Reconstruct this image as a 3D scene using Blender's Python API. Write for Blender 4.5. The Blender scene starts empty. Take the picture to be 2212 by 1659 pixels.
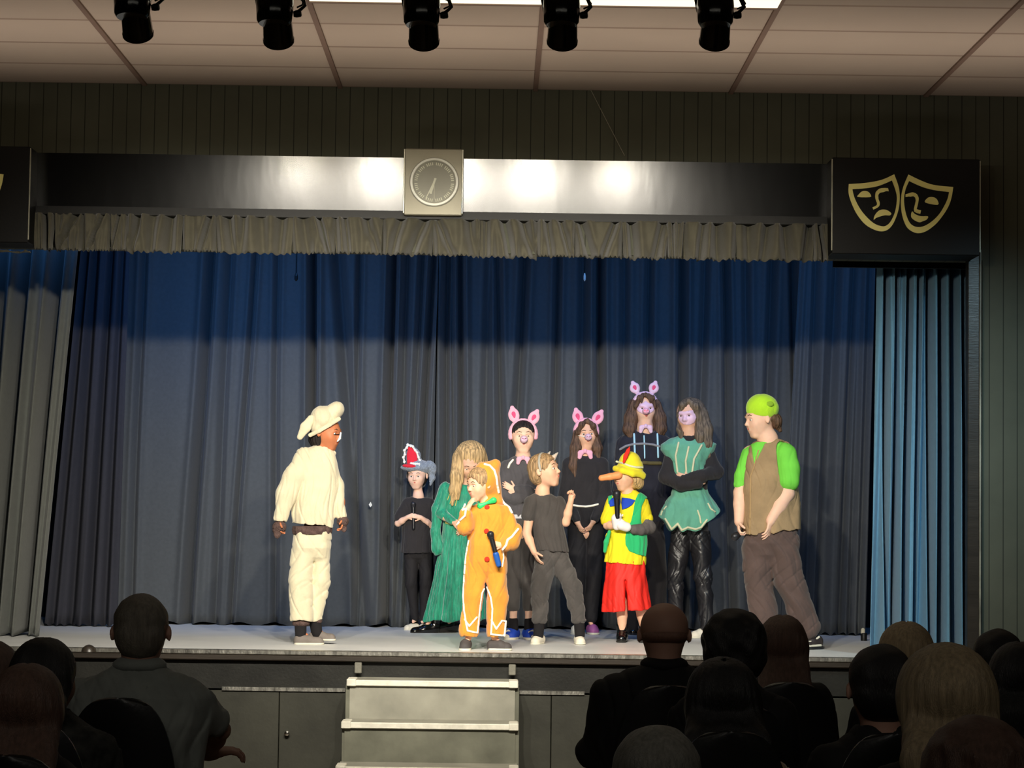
import bpy, math, random
import numpy as np
from mathutils import Vector, Matrix

# ------------------------------------------------------------------ camera, world, lights, exposure
SC = bpy.context.scene
COL = SC.collection
FPX, IW, IH = 4920.0, 2212, 1659
CAMZ = 1.65
PITCH, YAW, ROLL = math.radians(3.35), math.radians(0.33), 0.0135
CR = Matrix.Rotation(-YAW, 3, 'Z') @ Matrix.Rotation(math.pi/2 + PITCH, 3, 'X') @ Matrix.Rotation(ROLL, 3, 'Z')
cam = bpy.data.cameras.new('camera'); camo = bpy.data.objects.new('camera', cam); COL.objects.link(camo)
camo.matrix_world = Matrix.Translation((0, 0, CAMZ)) @ CR.to_4x4()
cam.sensor_width = 36; cam.lens = FPX/IW*36; cam.clip_end = 200
SC.camera = camo
SC.view_settings.view_transform = 'Standard'; SC.view_settings.look = 'None'
SC.view_settings.gamma = 1; SC.view_settings.use_curve_mapping = False
SC.view_settings.exposure = 0.0
wd = bpy.data.worlds.new('world'); SC.world = wd; wd.use_nodes = True
wd.node_tree.nodes['Background'].inputs[0].default_value = (1, .93, .85, 1)
wd.node_tree.nodes['Background'].inputs[1].default_value = 0.0

def ray(u, v):
    return (CR @ Vector(((u-IW/2)/FPX, -(v-IH/2)/FPX, -1))).normalized()
def at(u, v, Y):                       # point seen at pixel (u, v) at depth Y
    d = ray(u, v); t = Y/d.y
    return Vector((d.x*t, Y, CAMZ + d.z*t))
def on_z(u, v, z):                     # point seen at pixel (u, v) at height z
    d = ray(u, v); t = (z-CAMZ)/d.z
    return Vector((d.x*t, d.y*t, z))
def depth_px(Y):                       # metres per pixel at depth Y
    return Y/FPX

def light(name, kind, loc, target, energy, color, **kw):
    l = bpy.data.lights.new(name, kind); l.energy = energy; l.color = color
    for k, w in kw.items(): setattr(l, k, w)
    o = bpy.data.objects.new(name, l); COL.objects.link(o); o.location = loc
    o.rotation_euler = (Vector(target)-Vector(loc)).to_track_quat('-Z', 'Y').to_euler()
    return o
WY = 13.87                              # front plane of the proscenium wall
STZ = 0.825                             # stage floor height
CEZ = 4.276                             # ceiling height
LAMPY = 9.5
LAMPS = [(295, 84), (600, 98), (915, 101), (1215, 101), (1545, 101)]
SPOT_W = 500
for i, (u, v) in enumerate(LAMPS):
    p = at(u, v-14, LAMPY)
    light('stage_spot', 'SPOT', (p.x, LAMPY+.10, p.z-.035), (p.x*1.4+.1, 15.2, 1.1), SPOT_W, (1.0, .93, .80),
          spot_size=math.radians(60), spot_blend=.9, shadow_soft_size=.055)
# blue wash battens hung over the stage behind the pelmet
for X, e in ((-3.1, 8), (-1.9, 11), (-.4, 4.5), (1.2, 6.5), (2.5, 5)):
    light('blue_batten_light', 'AREA', (X, 14.75, 4.15), (X, 16.9, 2.6), e, (.10, .36, 1.0), shape='RECTANGLE', size=1.1, size_y=.15, spread=math.radians(95))
# added cool fill in the hall that brightens the right front curtain
light('curtain_fill', 'AREA', (3.6, 11.2, 3.9), (2.75, 14.1, 1.7), 5, (.55, .85, 1.0), shape='RECTANGLE', size=.3, size_y=.3, spread=math.radians(50))
# added upward fill that brightens the ceiling, without a fixture
light('ceiling_fill', 'AREA', (0, 12.15, 2.35), (0, 12.25, 4.3), 27, (1.0, .86, .77), shape='RECTANGLE', size=9.5, size_y=.3, spread=math.radians(96))
# added dim fill from the hall towards the front wall, without a fixture
light('hall_fill', 'AREA', (0, 5.0, 4.1), (0, 13.0, 2.5), 6, (1.0, .95, .80), shape='RECTANGLE', size=6.0, size_y=.6)
light('audience_fill', 'AREA', (0, 1.5, 3.9), (0, 7.5, 1.0), 4.5, (1.0, .93, .82), shape='RECTANGLE', size=5.0, size_y=.5, spread=math.radians(50))  # added fill on the backs of the audience, without a fixture
SC.cycles.max_bounces = 6; SC.cycles.diffuse_bounces = 4; SC.cycles.glossy_bounces = 3
SC.cycles.transmission_bounces = 4; SC.cycles.sample_clamp_indirect = 5
SC.cycles.caustics_reflective = False; SC.cycles.caustics_refractive = False

# ------------------------------------------------------------------ materials
def lin(c):
    return tuple(((x/255)/12.92 if x/255 <= .04045 else ((x/255+.055)/1.055)**2.4) for x in c) + (1,)
_m = {}
def mat(name, rgb, rough=.8, var=.12, vs=12, bump=.15, bs=60, spec=.3, sheen=0, sss=0, metal=0, coat=0, emit=0, alpha=1, stretch=(1, 1, 1), trans=0):
    if name in _m: return _m[name]
    m = bpy.data.materials.new(name); m.use_nodes = True; _m[name] = m
    nt = m.node_tree; N = nt.nodes; L = nt.links; b = N['Principled BSDF']
    c = lin(rgb)
    tc = N.new('ShaderNodeTexCoord'); mp = N.new('ShaderNodeMapping'); mp.inputs['Scale'].default_value = stretch
    L.new(tc.outputs['Object'], mp.inputs[0])
    if var > 0:
        n = N.new('ShaderNodeTexNoise'); n.inputs['Scale'].default_value = vs; n.inputs['Detail'].default_value = 4
        L.new(mp.outputs[0], n.inputs[0])
        r = N.new('ShaderNodeValToRGB'); L.new(n.outputs[0], r.inputs[0])
        r.color_ramp.elements[0].position = .3; r.color_ramp.elements[1].position = .7
        r.color_ramp.elements[0].color = tuple(max(0, x*(1-var)) for x in c[:3])+(1,)
        r.color_ramp.elements[1].color = tuple(min(1, x*(1+var)) for x in c[:3])+(1,)
        L.new(r.outputs[0], b.inputs['Base Color'])
    else: b.inputs['Base Color'].default_value = c
    if bump > 0:
        n2 = N.new('ShaderNodeTexNoise'); n2.inputs['Scale'].default_value = bs; n2.inputs['Detail'].default_value = 3
        L.new(mp.outputs[0], n2.inputs[0])
        bp = N.new('ShaderNodeBump'); bp.inputs['Strength'].default_value = bump; bp.inputs['Distance'].default_value = .01
        L.new(n2.outputs[0], bp.inputs['Height']); L.new(bp.outputs[0], b.inputs['Normal'])
    b.inputs['Roughness'].default_value = rough
    b.inputs['Specular IOR Level'].default_value = spec
    b.inputs['Metallic'].default_value = metal
    b.inputs['Sheen Weight'].default_value = sheen
    b.inputs['Coat Weight'].default_value = coat
    b.inputs['Transmission Weight'].default_value = trans
    b.inputs['Alpha'].default_value = alpha
    if sss:
        b.inputs['Subsurface Weight'].default_value = sss; b.inputs['Subsurface Radius'].default_value = (1, .35, .2)
        b.inputs['Subsurface Scale'].default_value = .01
    if emit:
        b.inputs['Emission Color'].default_value = c; b.inputs['Emission Strength'].default_value = emit
    return m

def board_mat(name, rgb, pitch):
    # painted boards with narrow V grooves every `pitch` metres along X
    m = mat(name, rgb, rough=.75, var=.12, vs=3, bump=0)
    nt = m.node_tree; N = nt.nodes; L = nt.links; b = N['Principled BSDF']
    tc = N.new('ShaderNodeTexCoord'); sx = N.new('ShaderNodeSeparateXYZ'); L.new(tc.outputs['Object'], sx.inputs[0])
    d = N.new('ShaderNodeMath'); d.operation = 'DIVIDE'; d.inputs[1].default_value = pitch; L.new(sx.outputs[0], d.inputs[0])
    f = N.new('ShaderNodeMath'); f.operation = 'FRACT'; L.new(d.outputs[0], f.inputs[0])
    g = N.new('ShaderNodeMath'); g.operation = 'LESS_THAN'; g.inputs[1].default_value = .07; L.new(f.outputs[0], g.inputs[0])
    mx = N.new('ShaderNodeMix'); mx.data_type = 'RGBA'; L.new(g.outputs[0], mx.inputs[0])
    src = b.inputs['Base Color'].links[0].from_socket
    L.new(src, mx.inputs[6]); mx.inputs[7].default_value = tuple(x*.3 for x in lin(rgb)[:3])+(1,)
    L.new(mx.outputs[2], b.inputs['Base Color'])
    return m

# ------------------------------------------------------------------ mesh helpers
def link(name, me, m=None, parent=None, loc=None):
    o = bpy.data.objects.new(name, me); COL.objects.link(o)
    if m: me.materials.append(m)
    if parent: o.parent = parent
    if loc is not None: o.location = loc
    return o
def tag(o, label=None, cat=None, group=None, kind=None):
    if label: o['label'] = label
    if cat: o['category'] = cat
    if group: o['group'] = group
    if kind: o['kind'] = kind
    return o
def empty(name, loc, label=None, cat=None, group=None):
    o = bpy.data.objects.new(name, None); COL.objects.link(o); o.location = loc
    o.empty_display_size = .05
    return tag(o, label, cat, group)
class MB:
    def __init__(s): s.v = []; s.f = []
    def add(s, vs, fs):
        b = len(s.v); s.v += [tuple(x) for x in vs]; s.f += [tuple(b+i for i in f) for f in fs]; return s
    def box(s, x0, x1, y0, y1, z0, z1, bv=0.0):
        if bv <= 0:
            return s.add([(x0,y0,z0),(x1,y0,z0),(x1,y1,z0),(x0,y1,z0),(x0,y0,z1),(x1,y0,z1),(x1,y1,z1),(x0,y1,z1)],
                     [(0,3,2,1),(4,5,6,7),(0,1,5,4),(1,2,6,5),(2,3,7,6),(3,0,4,7)])
        # bevelled box: three nested quads per axis direction built as an octagonal prism along Z with chamfered caps
        b = bv; vs = []; 
        def ring(z, i): return [(x0+i+b,y0+i,z),(x1-i-b,y0+i,z),(x1-i,y0+i+b,z),(x1-i,y1-i-b,z),(x1-i-b,y1-i,z),(x0+i+b,y1-i,z),(x0+i,y1-i-b,z),(x0+i,y0+i+b,z)]
        for z, i in ((z0, b), (z0+b, 0), (z1-b, 0), (z1, b)): vs += ring(z, i)
        fs = [tuple(range(7, -1, -1)), tuple(range(24, 32))]
        for k in range(3):
            for j in range(8): fs.append((k*8+j, k*8+(j+1) % 8, (k+1)*8+(j+1) % 8, (k+1)*8+j))
        return s.add(vs, fs)
    def rings(s, rings, cap=True):
        n = len(rings[0]); vs = [p for r in rings for p in r]; fs = []
        for k in range(len(rings)-1):
            for j in range(n): fs.append((k*n+j, k*n+(j+1) % n, (k+1)*n+(j+1) % n, (k+1)*n+j))
        if cap: fs += [tuple(range(n-1, -1, -1)), tuple(range((len(rings)-1)*n, len(rings)*n))]
        return s.add(vs, fs)
    def tube(s, pts, r, n=10):
        pts = [Vector(p) for p in pts]; R = []
        rr = r if isinstance(r, (list, tuple)) else [r]*len(pts)
        prev = None
        for i, p in enumerate(pts):
            t = (pts[min(i+1, len(pts)-1)]-pts[max(i-1, 0)]).normalized()
            a = prev if prev else (Vector((0, 0, 1)) if abs(t.z) < .9 else Vector((1, 0, 0)))
            a = (a - t*a.dot(t)).normalized(); prev = a; b = t.cross(a)
            R.append([p + (a*math.cos(q)+b*math.sin(q))*rr[i] for q in [2*math.pi*k/n for k in range(n)]])
        return s.rings(R)
    def lathe(s, o, ax, prof, n=24):   # prof: (distance along ax, radius)
        o = Vector(o); ax = Vector(ax).normalized()
        a = (Vector((0, 0, 1)) if abs(ax.z) < .9 else Vector((1, 0, 0))); a = (a-ax*a.dot(ax)).normalized(); b = ax.cross(a)
        return s.rings([[o+ax*h+(a*math.cos(q)+b*math.sin(q))*max(r, 1e-4) for q in [2*math.pi*k/n for k in range(n)]] for h, r in prof])
    def build(s, name, m, parent=None, loc=None, smooth=False):
        me = bpy.data.meshes.new(name)
        L = Vector(loc) if loc is not None else Vector((0, 0, 0))
        me.from_pydata([(x-L.x, y-L.y, z-L.z) for x, y, z in s.v], [], s.f); me.update()
        import bmesh
        bm = bmesh.new(); bm.from_mesh(me); bmesh.ops.recalc_face_normals(bm, faces=bm.faces); bm.to_mesh(me); bm.free()
        if smooth:
            me.polygons.foreach_set('use_smooth', [True]*len(me.polygons))
            try: me.set_sharp_from_angle(angle=math.radians(40))
            except Exception: pass
        o = link(name, me, m, None)
        if parent:
            o.parent = parent; o.location = L - parent.location if loc is not None else -parent.location
        elif loc is not None: o.location = L
        return o
def struct(o, label=None): o['kind'] = 'structure'; return o

# ------------------------------------------------------------------ palette for the setting
M_board = board_mat('dark_olive_painted_boards', (82, 83, 70), .0855)
M_ply = mat('dark_plywood_panel', (50, 50, 43), rough=.55, var=.25, vs=4, bump=.1, bs=30)
M_gloss = mat('glossy_black_paint', (10, 10, 10), rough=.185, var=.2, vs=6, bump=.05, bs=7, spec=.9, stretch=(1.6, 1, .5))
M_black = mat('black_paint', (17, 17, 16), rough=.5, var=.2, vs=6, bump=.1, bs=25)
M_wood = mat('dark_wood_trim', (48, 42, 36), rough=.35, var=.3, vs=5, bump=.1, stretch=(.3, 1, 4), spec=.6)
M_alu = mat('painted_sparkle_aluminium', (170, 168, 160), rough=.35, var=.5, vs=9, bump=.3, bs=40, metal=.85, stretch=(4, 1, 1))  # streaked colour imitates the sparkle along the metal edge
M_floor = mat('grey_stage_floor', (226, 227, 226), rough=.38, var=.07, vs=2.2, bump=.04, bs=30, spec=.5)
M_hall = mat('hall_floor_boards', (95, 78, 60), rough=.5, var=.2, vs=3, bump=.05)
M_dark = mat('dark_backstage', (40, 40, 42), rough=.9, var=.1, bump=0)

# ------------------------------------------------------------------ the room
LX, RX = -6.0, 6.0
struct(MB().box(LX-.1, RX+.1, -4.1, 18.1, -.1, 0).build('floor', M_hall))
# ceiling: suspended tiles, 1.2 x 0.6 m, on brown T-bars, in one sheet
x_line = at(1157, 190, WY).x
cm = mat('ceiling_tiles', (186, 170, 152), rough=.9, var=.05, vs=1.2, bump=.08, bs=90)
nt = cm.node_tree; N = nt.nodes; L_ = nt.links; b = N['Principled BSDF']
tc = N.new('ShaderNodeTexCoord'); sx = N.new('ShaderNodeSeparateXYZ'); L_.new(tc.outputs['Object'], sx.inputs[0])
def grid(sock, off, pitch, w):
    a = N.new('ShaderNodeMath'); a.operation = 'SUBTRACT'; a.inputs[1].default_value = off - w/2 - 100*pitch; L_.new(sock, a.inputs[0])
    d = N.new('ShaderNodeMath'); d.operation = 'DIVIDE'; d.inputs[1].default_value = pitch; L_.new(a.outputs[0], d.inputs[0])
    f = N.new('ShaderNodeMath'); f.operation = 'FRACT'; L_.new(d.outputs[0], f.inputs[0])
    g = N.new('ShaderNodeMath'); g.operation = 'LESS_THAN'; g.inputs[1].default_value = w/pitch; L_.new(f.outputs[0], g.inputs[0])
    return g.outputs[0], d.outputs[0]
g1, i1 = grid(sx.outputs[0], x_line, 1.2, .030)
g2, i2 = grid(sx.outputs[1], WY, .6, .032)
src = b.inputs['Base Color'].links[0].from_socket
fl1 = N.new('ShaderNodeMath'); fl1.operation = 'FLOOR'; L_.new(i1, fl1.inputs[0])
fl2 = N.new('ShaderNodeMath'); fl2.operation = 'FLOOR'; L_.new(i2, fl2.inputs[0])
cb = N.new('ShaderNodeCombineXYZ'); L_.new(fl1.outputs[0], cb.inputs[0]); L_.new(fl2.outputs[0], cb.inputs[1])
wn = N.new('ShaderNodeTexWhiteNoise'); L_.new(cb.outputs[0], wn.inputs[0])
mr = N.new('ShaderNodeMapRange'); mr.inputs[3].default_value = .90; mr.inputs[4].default_value = 1.04; L_.new(wn.outputs[0], mr.inputs[0])
mt = N.new('ShaderNodeMix'); mt.data_type = 'RGBA'; mt.blend_type = 'MULTIPLY'; mt.inputs[0].default_value = 1
L_.new(src, mt.inputs[6]); L_.new(mr.outputs[0], mt.inputs[7])
mA = N.new('ShaderNodeMix'); mA.data_type = 'RGBA'; L_.new(g2, mA.inputs[0]); L_.new(mt.outputs[2], mA.inputs[6]); mA.inputs[7].default_value = lin((150, 132, 116))
mB = N.new('ShaderNodeMix'); mB.data_type = 'RGBA'; L_.new(g1, mB.inputs[0]); L_.new(mA.outputs[2], mB.inputs[6]); mB.inputs[7].default_value = lin((120, 98, 86))
L_.new(mB.outputs[2], b.inputs['Base Color'])
struct(MB().box(LX-.1, RX+.1, -4.1, WY+.15, CEZ, CEZ+.1).build('ceiling', cm))
# ceiling T-bar ribs standing proud of the tiles
M_tbar = mat('brown_ceiling_rail', (128, 106, 92), rough=.6, var=.05, bump=0)
for k in range(-4, 5):
    if LX < x_line+1.2*k < RX:
        struct(MB().box(x_line+1.2*k-.014, x_line+1.2*k+.014, 6.0, WY-.002, CEZ-.012, CEZ-.001).build('trim_%d' % (k+5), M_tbar))
struct(MB().box(LX-.1, LX, -4, WY+4.2, 0, CEZ+.9).build('wall_left', M_board))
struct(MB().box(RX, RX+.1, -4, WY+4.2, 0, CEZ+.9).build('wall_right', M_board))
struct(MB().box(LX-.1, RX+.1, -4.1, -4, 0, CEZ).build('wall_rear', M_board))
OPL = at(-70, 700, WY).x; OPR = at(2122, 900, WY).x; OPZ = at(1106, 548, WY).z
mb = MB().box(LX, OPL, WY, WY+.15, 0, CEZ).box(OPR, RX, WY, WY+.15, 0, CEZ).box(OPL, OPR, WY, WY+.15, OPZ, CEZ)
struct(mb.build('wall_front', M_board))
# stage house behind the opening
struct(MB().box(LX, RX, 17.9, 18.0, 0, 5.1).build('wall_backstage', M_dark))
struct(MB().box(LX, RX, WY+.15, 18.0, 5.0, 5.1).build('ceiling_stage', M_dark))
struct(MB().box(LX, RX, WY+.03, 17.9, STZ-.10, STZ).build('floor_stage', M_floor))

# ------------------------------------------------------------------ stage front
stage = empty('stage_platform', (0, WY, 0), 'dark panelled stage front with metal edge strip under the stage floor', 'stage')
zl0 = at(1106, 1434, WY-.04).z
MB().box(LX, RX, WY-.05, WY+.03, zl0, STZ-.022, .006).build('lip', M_wood, stage)
MB().box(LX, RX, WY-.055, WY+.035, STZ-.022, STZ+.004, .004).build('edge_strip', M_alu, stage)
zr = at(1106, 1495, WY-.01).z
MB().box(LX, RX, WY-.01, WY+.03, zr, zl0).build('upper_panel', mat('black_plywood', (30, 30, 27), rough=.5, var=.35, vs=5, bump=.1), stage)
for a, c in ((480, 746), (1122, 1262)):
    xa, xc = at(a, 1493, WY).x, at(c, 1497, WY).x
    MB().box(xa, xc, WY-.018, WY-.008, zr-.012, zr+.010).build('metal_rail', M_alu, stage)
edges = [LX, at(-20, 1590, WY).x, at(300, 1590, WY).x, at(602, 1590, WY).x, at(935, 1590, WY).x, at(1190, 1590, WY).x, at(1560, 1590, WY).x, at(1890, 1590, WY).x, RX]
for a, c in zip(edges[:-1], edges[1:]):
    p = MB().box(a+.002, c-.002, WY-.006, WY+.02, .06, zr-.012, .003).build('door_panel', M_ply, stage)
    if abs(a-at(602, 1590, WY).x) < .01 or abs(a-at(-20, 1590, WY).x) < .01:
        kx = a+.052; kz = at(621, 1583, WY).z
        MB().lathe((kx, WY-.006, kz), (0, -1, 0), [(0, .012), (.012, .008), (.018, .014), (.026, .017), (.033, .014), (.036, .004)], 20).build('door_knob', mat('polished_steel', (220, 218, 210), rough=.15, metal=1, var=0, bump=0), stage, smooth=True)
MB().box(LX, RX, WY-.012, WY+.02, 0, .06).build('kick_board', M_black, stage)

# ------------------------------------------------------------------ steps
sx0, sx1 = at(752, 1480, 13.6).x, at(1117, 1480, 13.6).x
st = empty('stage_steps', ((sx0+sx1)/2, 13.4, 0), 'grey painted wooden steps with worn pale nosings below the stage edge', 'steps')
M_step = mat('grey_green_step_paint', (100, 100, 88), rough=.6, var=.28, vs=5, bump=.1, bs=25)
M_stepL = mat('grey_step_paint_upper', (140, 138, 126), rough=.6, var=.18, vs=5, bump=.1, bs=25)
M_nose = mat('worn_pale_nosing', (214, 210, 196), rough=.5, var=.15, vs=20, bump=.1)
hs = [.675, .45, .225]; ys = [13.55, 13.28, 13.01]
for i, (h, y) in enumerate(zip(hs, ys)):
    x0 = sx0 - .010*i; x1 = sx1 + .002*i
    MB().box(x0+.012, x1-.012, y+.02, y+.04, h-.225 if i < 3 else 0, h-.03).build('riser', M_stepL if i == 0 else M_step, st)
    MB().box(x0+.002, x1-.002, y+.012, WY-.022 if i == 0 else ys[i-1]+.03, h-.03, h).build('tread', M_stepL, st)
    MB().box(x0, x1, y, y+.022, h-.032, h+.003, .004).build('nosing', M_nose, st)
    for xa, xb in ((x0-.006, x0+.05), (x1-.05, x1+.006)):
        MB().box(xa, xb, y-.004, y+.16, h-.034, h+.008, .004).build('corner_cap', M_nose, st)
for sd in (0, 1):
    xs = (sx0-.012, sx0+.012) if sd == 0 else (sx1-.012, sx1+.012)
    out = [(12.99+.04, 0)]
    for h, y in reversed(list(zip(hs, ys))): out += [(y+.03, h-.225), (y+.03, h-.03)]
    out += [(WY-.022, .645), (WY-.022, 0)]
    v = [(xs[0], y, z) for y, z in out]+[(xs[1], y, z) for y, z in out]; n = len(out)
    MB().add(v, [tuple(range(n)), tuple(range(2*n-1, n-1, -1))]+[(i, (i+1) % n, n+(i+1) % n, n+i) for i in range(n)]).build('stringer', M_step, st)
# two posts of the handrail sockets behind the top step
for u in (676*.3165+560, 1727*.3165+560):
    p = at(u, 1440, WY-.06)
    tag(MB().box(p.x-.022, p.x+.022, WY-.075, WY-.05, .70, STZ-.06, .004).build('handrail_socket', mat('dull_grey_metal', (120, 118, 108), rough=.5, metal=.3, var=.1), loc=(p.x, WY-.06, .7)),
        'small grey metal socket on the stage edge above the %s end of the steps' % ('left' if u < 900 else 'right'), 'bracket', 'handrail sockets above the steps')

# ------------------------------------------------------------------ fascia beam, clock, signs, post
fz1, fz0 = at(1106, 345, WY-.1).z, at(1106, 459, WY-.1).z
fx0, fx1 = at(66, 390, WY-.1).x, at(1800, 410, WY-.1).x
fy0, fy1 = WY-.082, WY-.114          # the board leans a little out at the top
tag(MB().add([(fx0-.2, fy0, fz0), (fx1+.1, fy0, fz0), (fx1+.1, WY, fz0), (fx0-.2, WY, fz0), (fx0-.2, fy1, fz1), (fx1+.1, fy1, fz1), (fx1+.1, WY, fz1), (fx0-.2, WY, fz1)],
     [(0,3,2,1),(4,5,6,7),(0,1,5,4),(1,2,6,5),(2,3,7,6),(3,0,4,7)]).build('fascia_beam', M_gloss, loc=((fx0+fx1)/2, WY, fz0)), 'long glossy black fascia board over the stage reflecting the spotlights', 'fascia')
x0, x1 = at(873, 390, WY-.17).x, at(999, 390, WY-.17).x; z1, z0 = at(936, 321, WY-.17).z, at(936, 465, WY-.17).z
ck = empty('wall_clock', ((x0+x1)/2, WY-.1, z0), 'square metal-cased analogue wall clock at the middle of the black fascia', 'clock')
M_case = mat('brushed_grey_case', (150, 145, 128), rough=.45, var=.12, vs=4, metal=.25, bump=.05)
MB().box(x0, x1, WY-.17, WY-.1, z0, z1, .006).build('case', M_case, ck)
for xx in (x0, x1): MB().box(xx-.004, xx+.004, WY-.178, WY-.16, z0+.01, z1-.005, .002).build('edge_trim', mat('pale_metal', (215, 212, 195), rough=.3, metal=.4, var=.05), ck)
cc = at(938, 393, WY-.18); R = 54*depth_px(WY-.18)
Yf = WY-.172
MB().lathe((cc.x, WY-.17, cc.z), (0, -1, 0), [(0, R*.84), (.002, R*.84), (.003, R*.84), (.0035, .0001)], 64).build('dial', mat('grey_dial', (150, 148, 132), rough=.4, var=.03, bump=0), ck, smooth=True)
prof = [(0, R), (.012, R), (.02, R*.96), (.02, R*.88), (.012, R*.84), (0, R*.84)]
ringv = [[(cc.x+math.cos(q)*r, WY-.17-h, cc.z+math.sin(q)*r) for h, r in prof] for q in [2*math.pi*k/64 for k in range(65)]]
MB().rings(ringv, cap=False).build('bezel', mat('bezel_metal', (222, 222, 210), rough=.4, metal=.1, var=.05, bump=0), ck, smooth=True)
M_mark = mat('pale_clock_marks', (226, 226, 205), rough=.5, var=0, bump=0)
mk = MB()
for k in range(60):
    q = 2*math.pi*k/60; a, c = math.cos(q), math.sin(q); r0, r1, w = R*.68, R*.80, (.0028 if k % 5 else .0)
    if w == 0: continue
    mk.add([(cc.x+c*r0-a*w, Yf-.0035, cc.z+a*r0+c*w), (cc.x+c*r0+a*w, Yf-.0035, cc.z+a*r0-c*w), (cc.x+c*r1+a*w, Yf-.0035, cc.z+a*r1-c*w), (cc.x+c*r1-a*w, Yf-.0035, cc.z+a*r1+c*w)], [(0, 1, 2, 3)])
mk.build('minute_marks', M_mark, ck)
def hand_mesh(ang, l0, l1, w0, w1, y):
    a, c = math.cos(ang), math.sin(ang); m = MB(); vs = []
    for yy in (y, y-.002):
        vs += [(cc.x+c*l0-a*w0, yy, cc.z+a*l0+c*w0), (cc.x+c*l0+a*w0, yy, cc.z+a*l0-c*w0), (cc.x+c*l1+a*w1, yy, cc.z+a*l1-c*w1), (cc.x+c*l1-a*w1, yy, cc.z+a*l1+c*w1)]
    return m.add(vs, [(0,1,2,3),(7,6,5,4),(0,4,5,1),(1,5,6,2),(2,6,7,3),(3,7,4,0)])
hand_mesh(math.radians(197), -R*.16, R*.50, .006, .007, Yf-.007).build('hour_hand', M_mark, ck)
hand_mesh(math.radians(206), -R*.16, R*.76, .005, .0025, Yf-.011).build('minute_hand', M_mark, ck)
hand_mesh(math.radians(179), 0, R*.72, .0012, .0012, Yf-.014).build('second_hand', M_mark, ck)

M_gold = mat('pale_yellow_mask_paint', (255, 244, 158), rough=.5, var=.03, bump=0)
M_signb = mat('black_sign_board', (5, 5, 5), rough=.6, var=.3, vs=8, bump=.05)
M_edge = mat('grey_box_edge', (170, 168, 150), rough=.4, var=.2, bump=0, metal=.3)
def flat(poly, X0, Z0, sc, y, th=.006, ring=None):
    m = MB(); P = [(X0+(a-1106)*sc, Z0-(b-1000)*sc) for a, b in poly]; n = len(P)
    if ring is None:
        v = [(x, y-th, z) for x, z in P]+[(x, y, z) for x, z in P]
        return m.add(v, [tuple(range(n)), tuple(range(2*n-1, n-1, -1))]+[(i, (i+1) % n, n+(i+1) % n, n+i) for i in range(n)])
    Q = [(X0+(a-1106)*sc, Z0-(b-1000)*sc) for a, b in ring]
    v = [(x, y-th, z) for x, z in P]+[(x, y-th, z) for x, z in Q]+[(x, y, z) for x, z in P]+[(x, y, z) for x, z in Q]; f = []
    for i in range(n):
        j = (i+1) % n; f += [(i, j, n+j, n+i), (i, 2*n+i, 2*n+j, j), (n+i, n+j, 3*n+j, 3*n+i)]
    return m.add(v, f)
def cr(pts, n=5, closed=True):           # Catmull-Rom smoothing of an outline, corners kept where flagged by repetition
    out = []; N_ = len(pts)
    for i in range(N_):
        p0, p1, p2, p3 = pts[(i-1) % N_], pts[i], pts[(i+1) % N_], pts[(i+2) % N_]
        if p1 == p2: continue
        for k in range(n):
            t = k/n
            out.append(tuple(.5*(2*p1[c]+(p2[c]-p0[c])*t+(2*p0[c]-5*p1[c]+4*p2[c]-p3[c])*t*t+(3*p1[c]-p0[c]-3*p2[c]+p3[c])*t**3) for c in (0, 1)))
    return out
def stroke(pts, ws):
    L, Rr = [], []
    for i, (x, y) in enumerate(pts):
        a = pts[max(i-1, 0)]; c = pts[min(i+1, len(pts)-1)]; dx, dy = c[0]-a[0], c[1]-a[1]; l = math.hypot(dx, dy)
        L.append((x-dy/l*ws[i]/2, y+dx/l*ws[i]/2)); Rr.append((x+dy/l*ws[i]/2, y-dx/l*ws[i]/2))
    return L + Rr[::-1]
def dup(pts, idx): return [p for i, p in enumerate(pts) for _ in range(2 if i in idx else 1)]
LO = [(330,435),(560,415),(780,370),(955,290),(1020,480),(1030,650),(1010,800),(950,960),(880,1050),(790,1083),(680,1060),(560,990),(450,860),(370,700),(328,560)]
LI = [(380,505),(560,490),(740,455),(925,375),(985,550),(990,680),(965,820),(910,940),(850,1000),(790,1012),(690,980),(590,900),(490,780),(420,650),(390,560)]
RO = [(1150,290),(1320,370),(1500,430),(1768,455),(1745,600),(1700,730),(1620,860),(1520,980),(1390,1075),(1270,1100),(1160,1050),(1100,960),(1060,820),(1048,640),(1078,470)]
RI = [(1160,380),(1330,455),(1500,500),(1712,525),(1690,620),(1640,730),(1570,840),(1480,930),(1370,1000),(1270,1015),(1190,980),(1140,900),(1105,780),(1090,640),(1110,500)]
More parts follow.
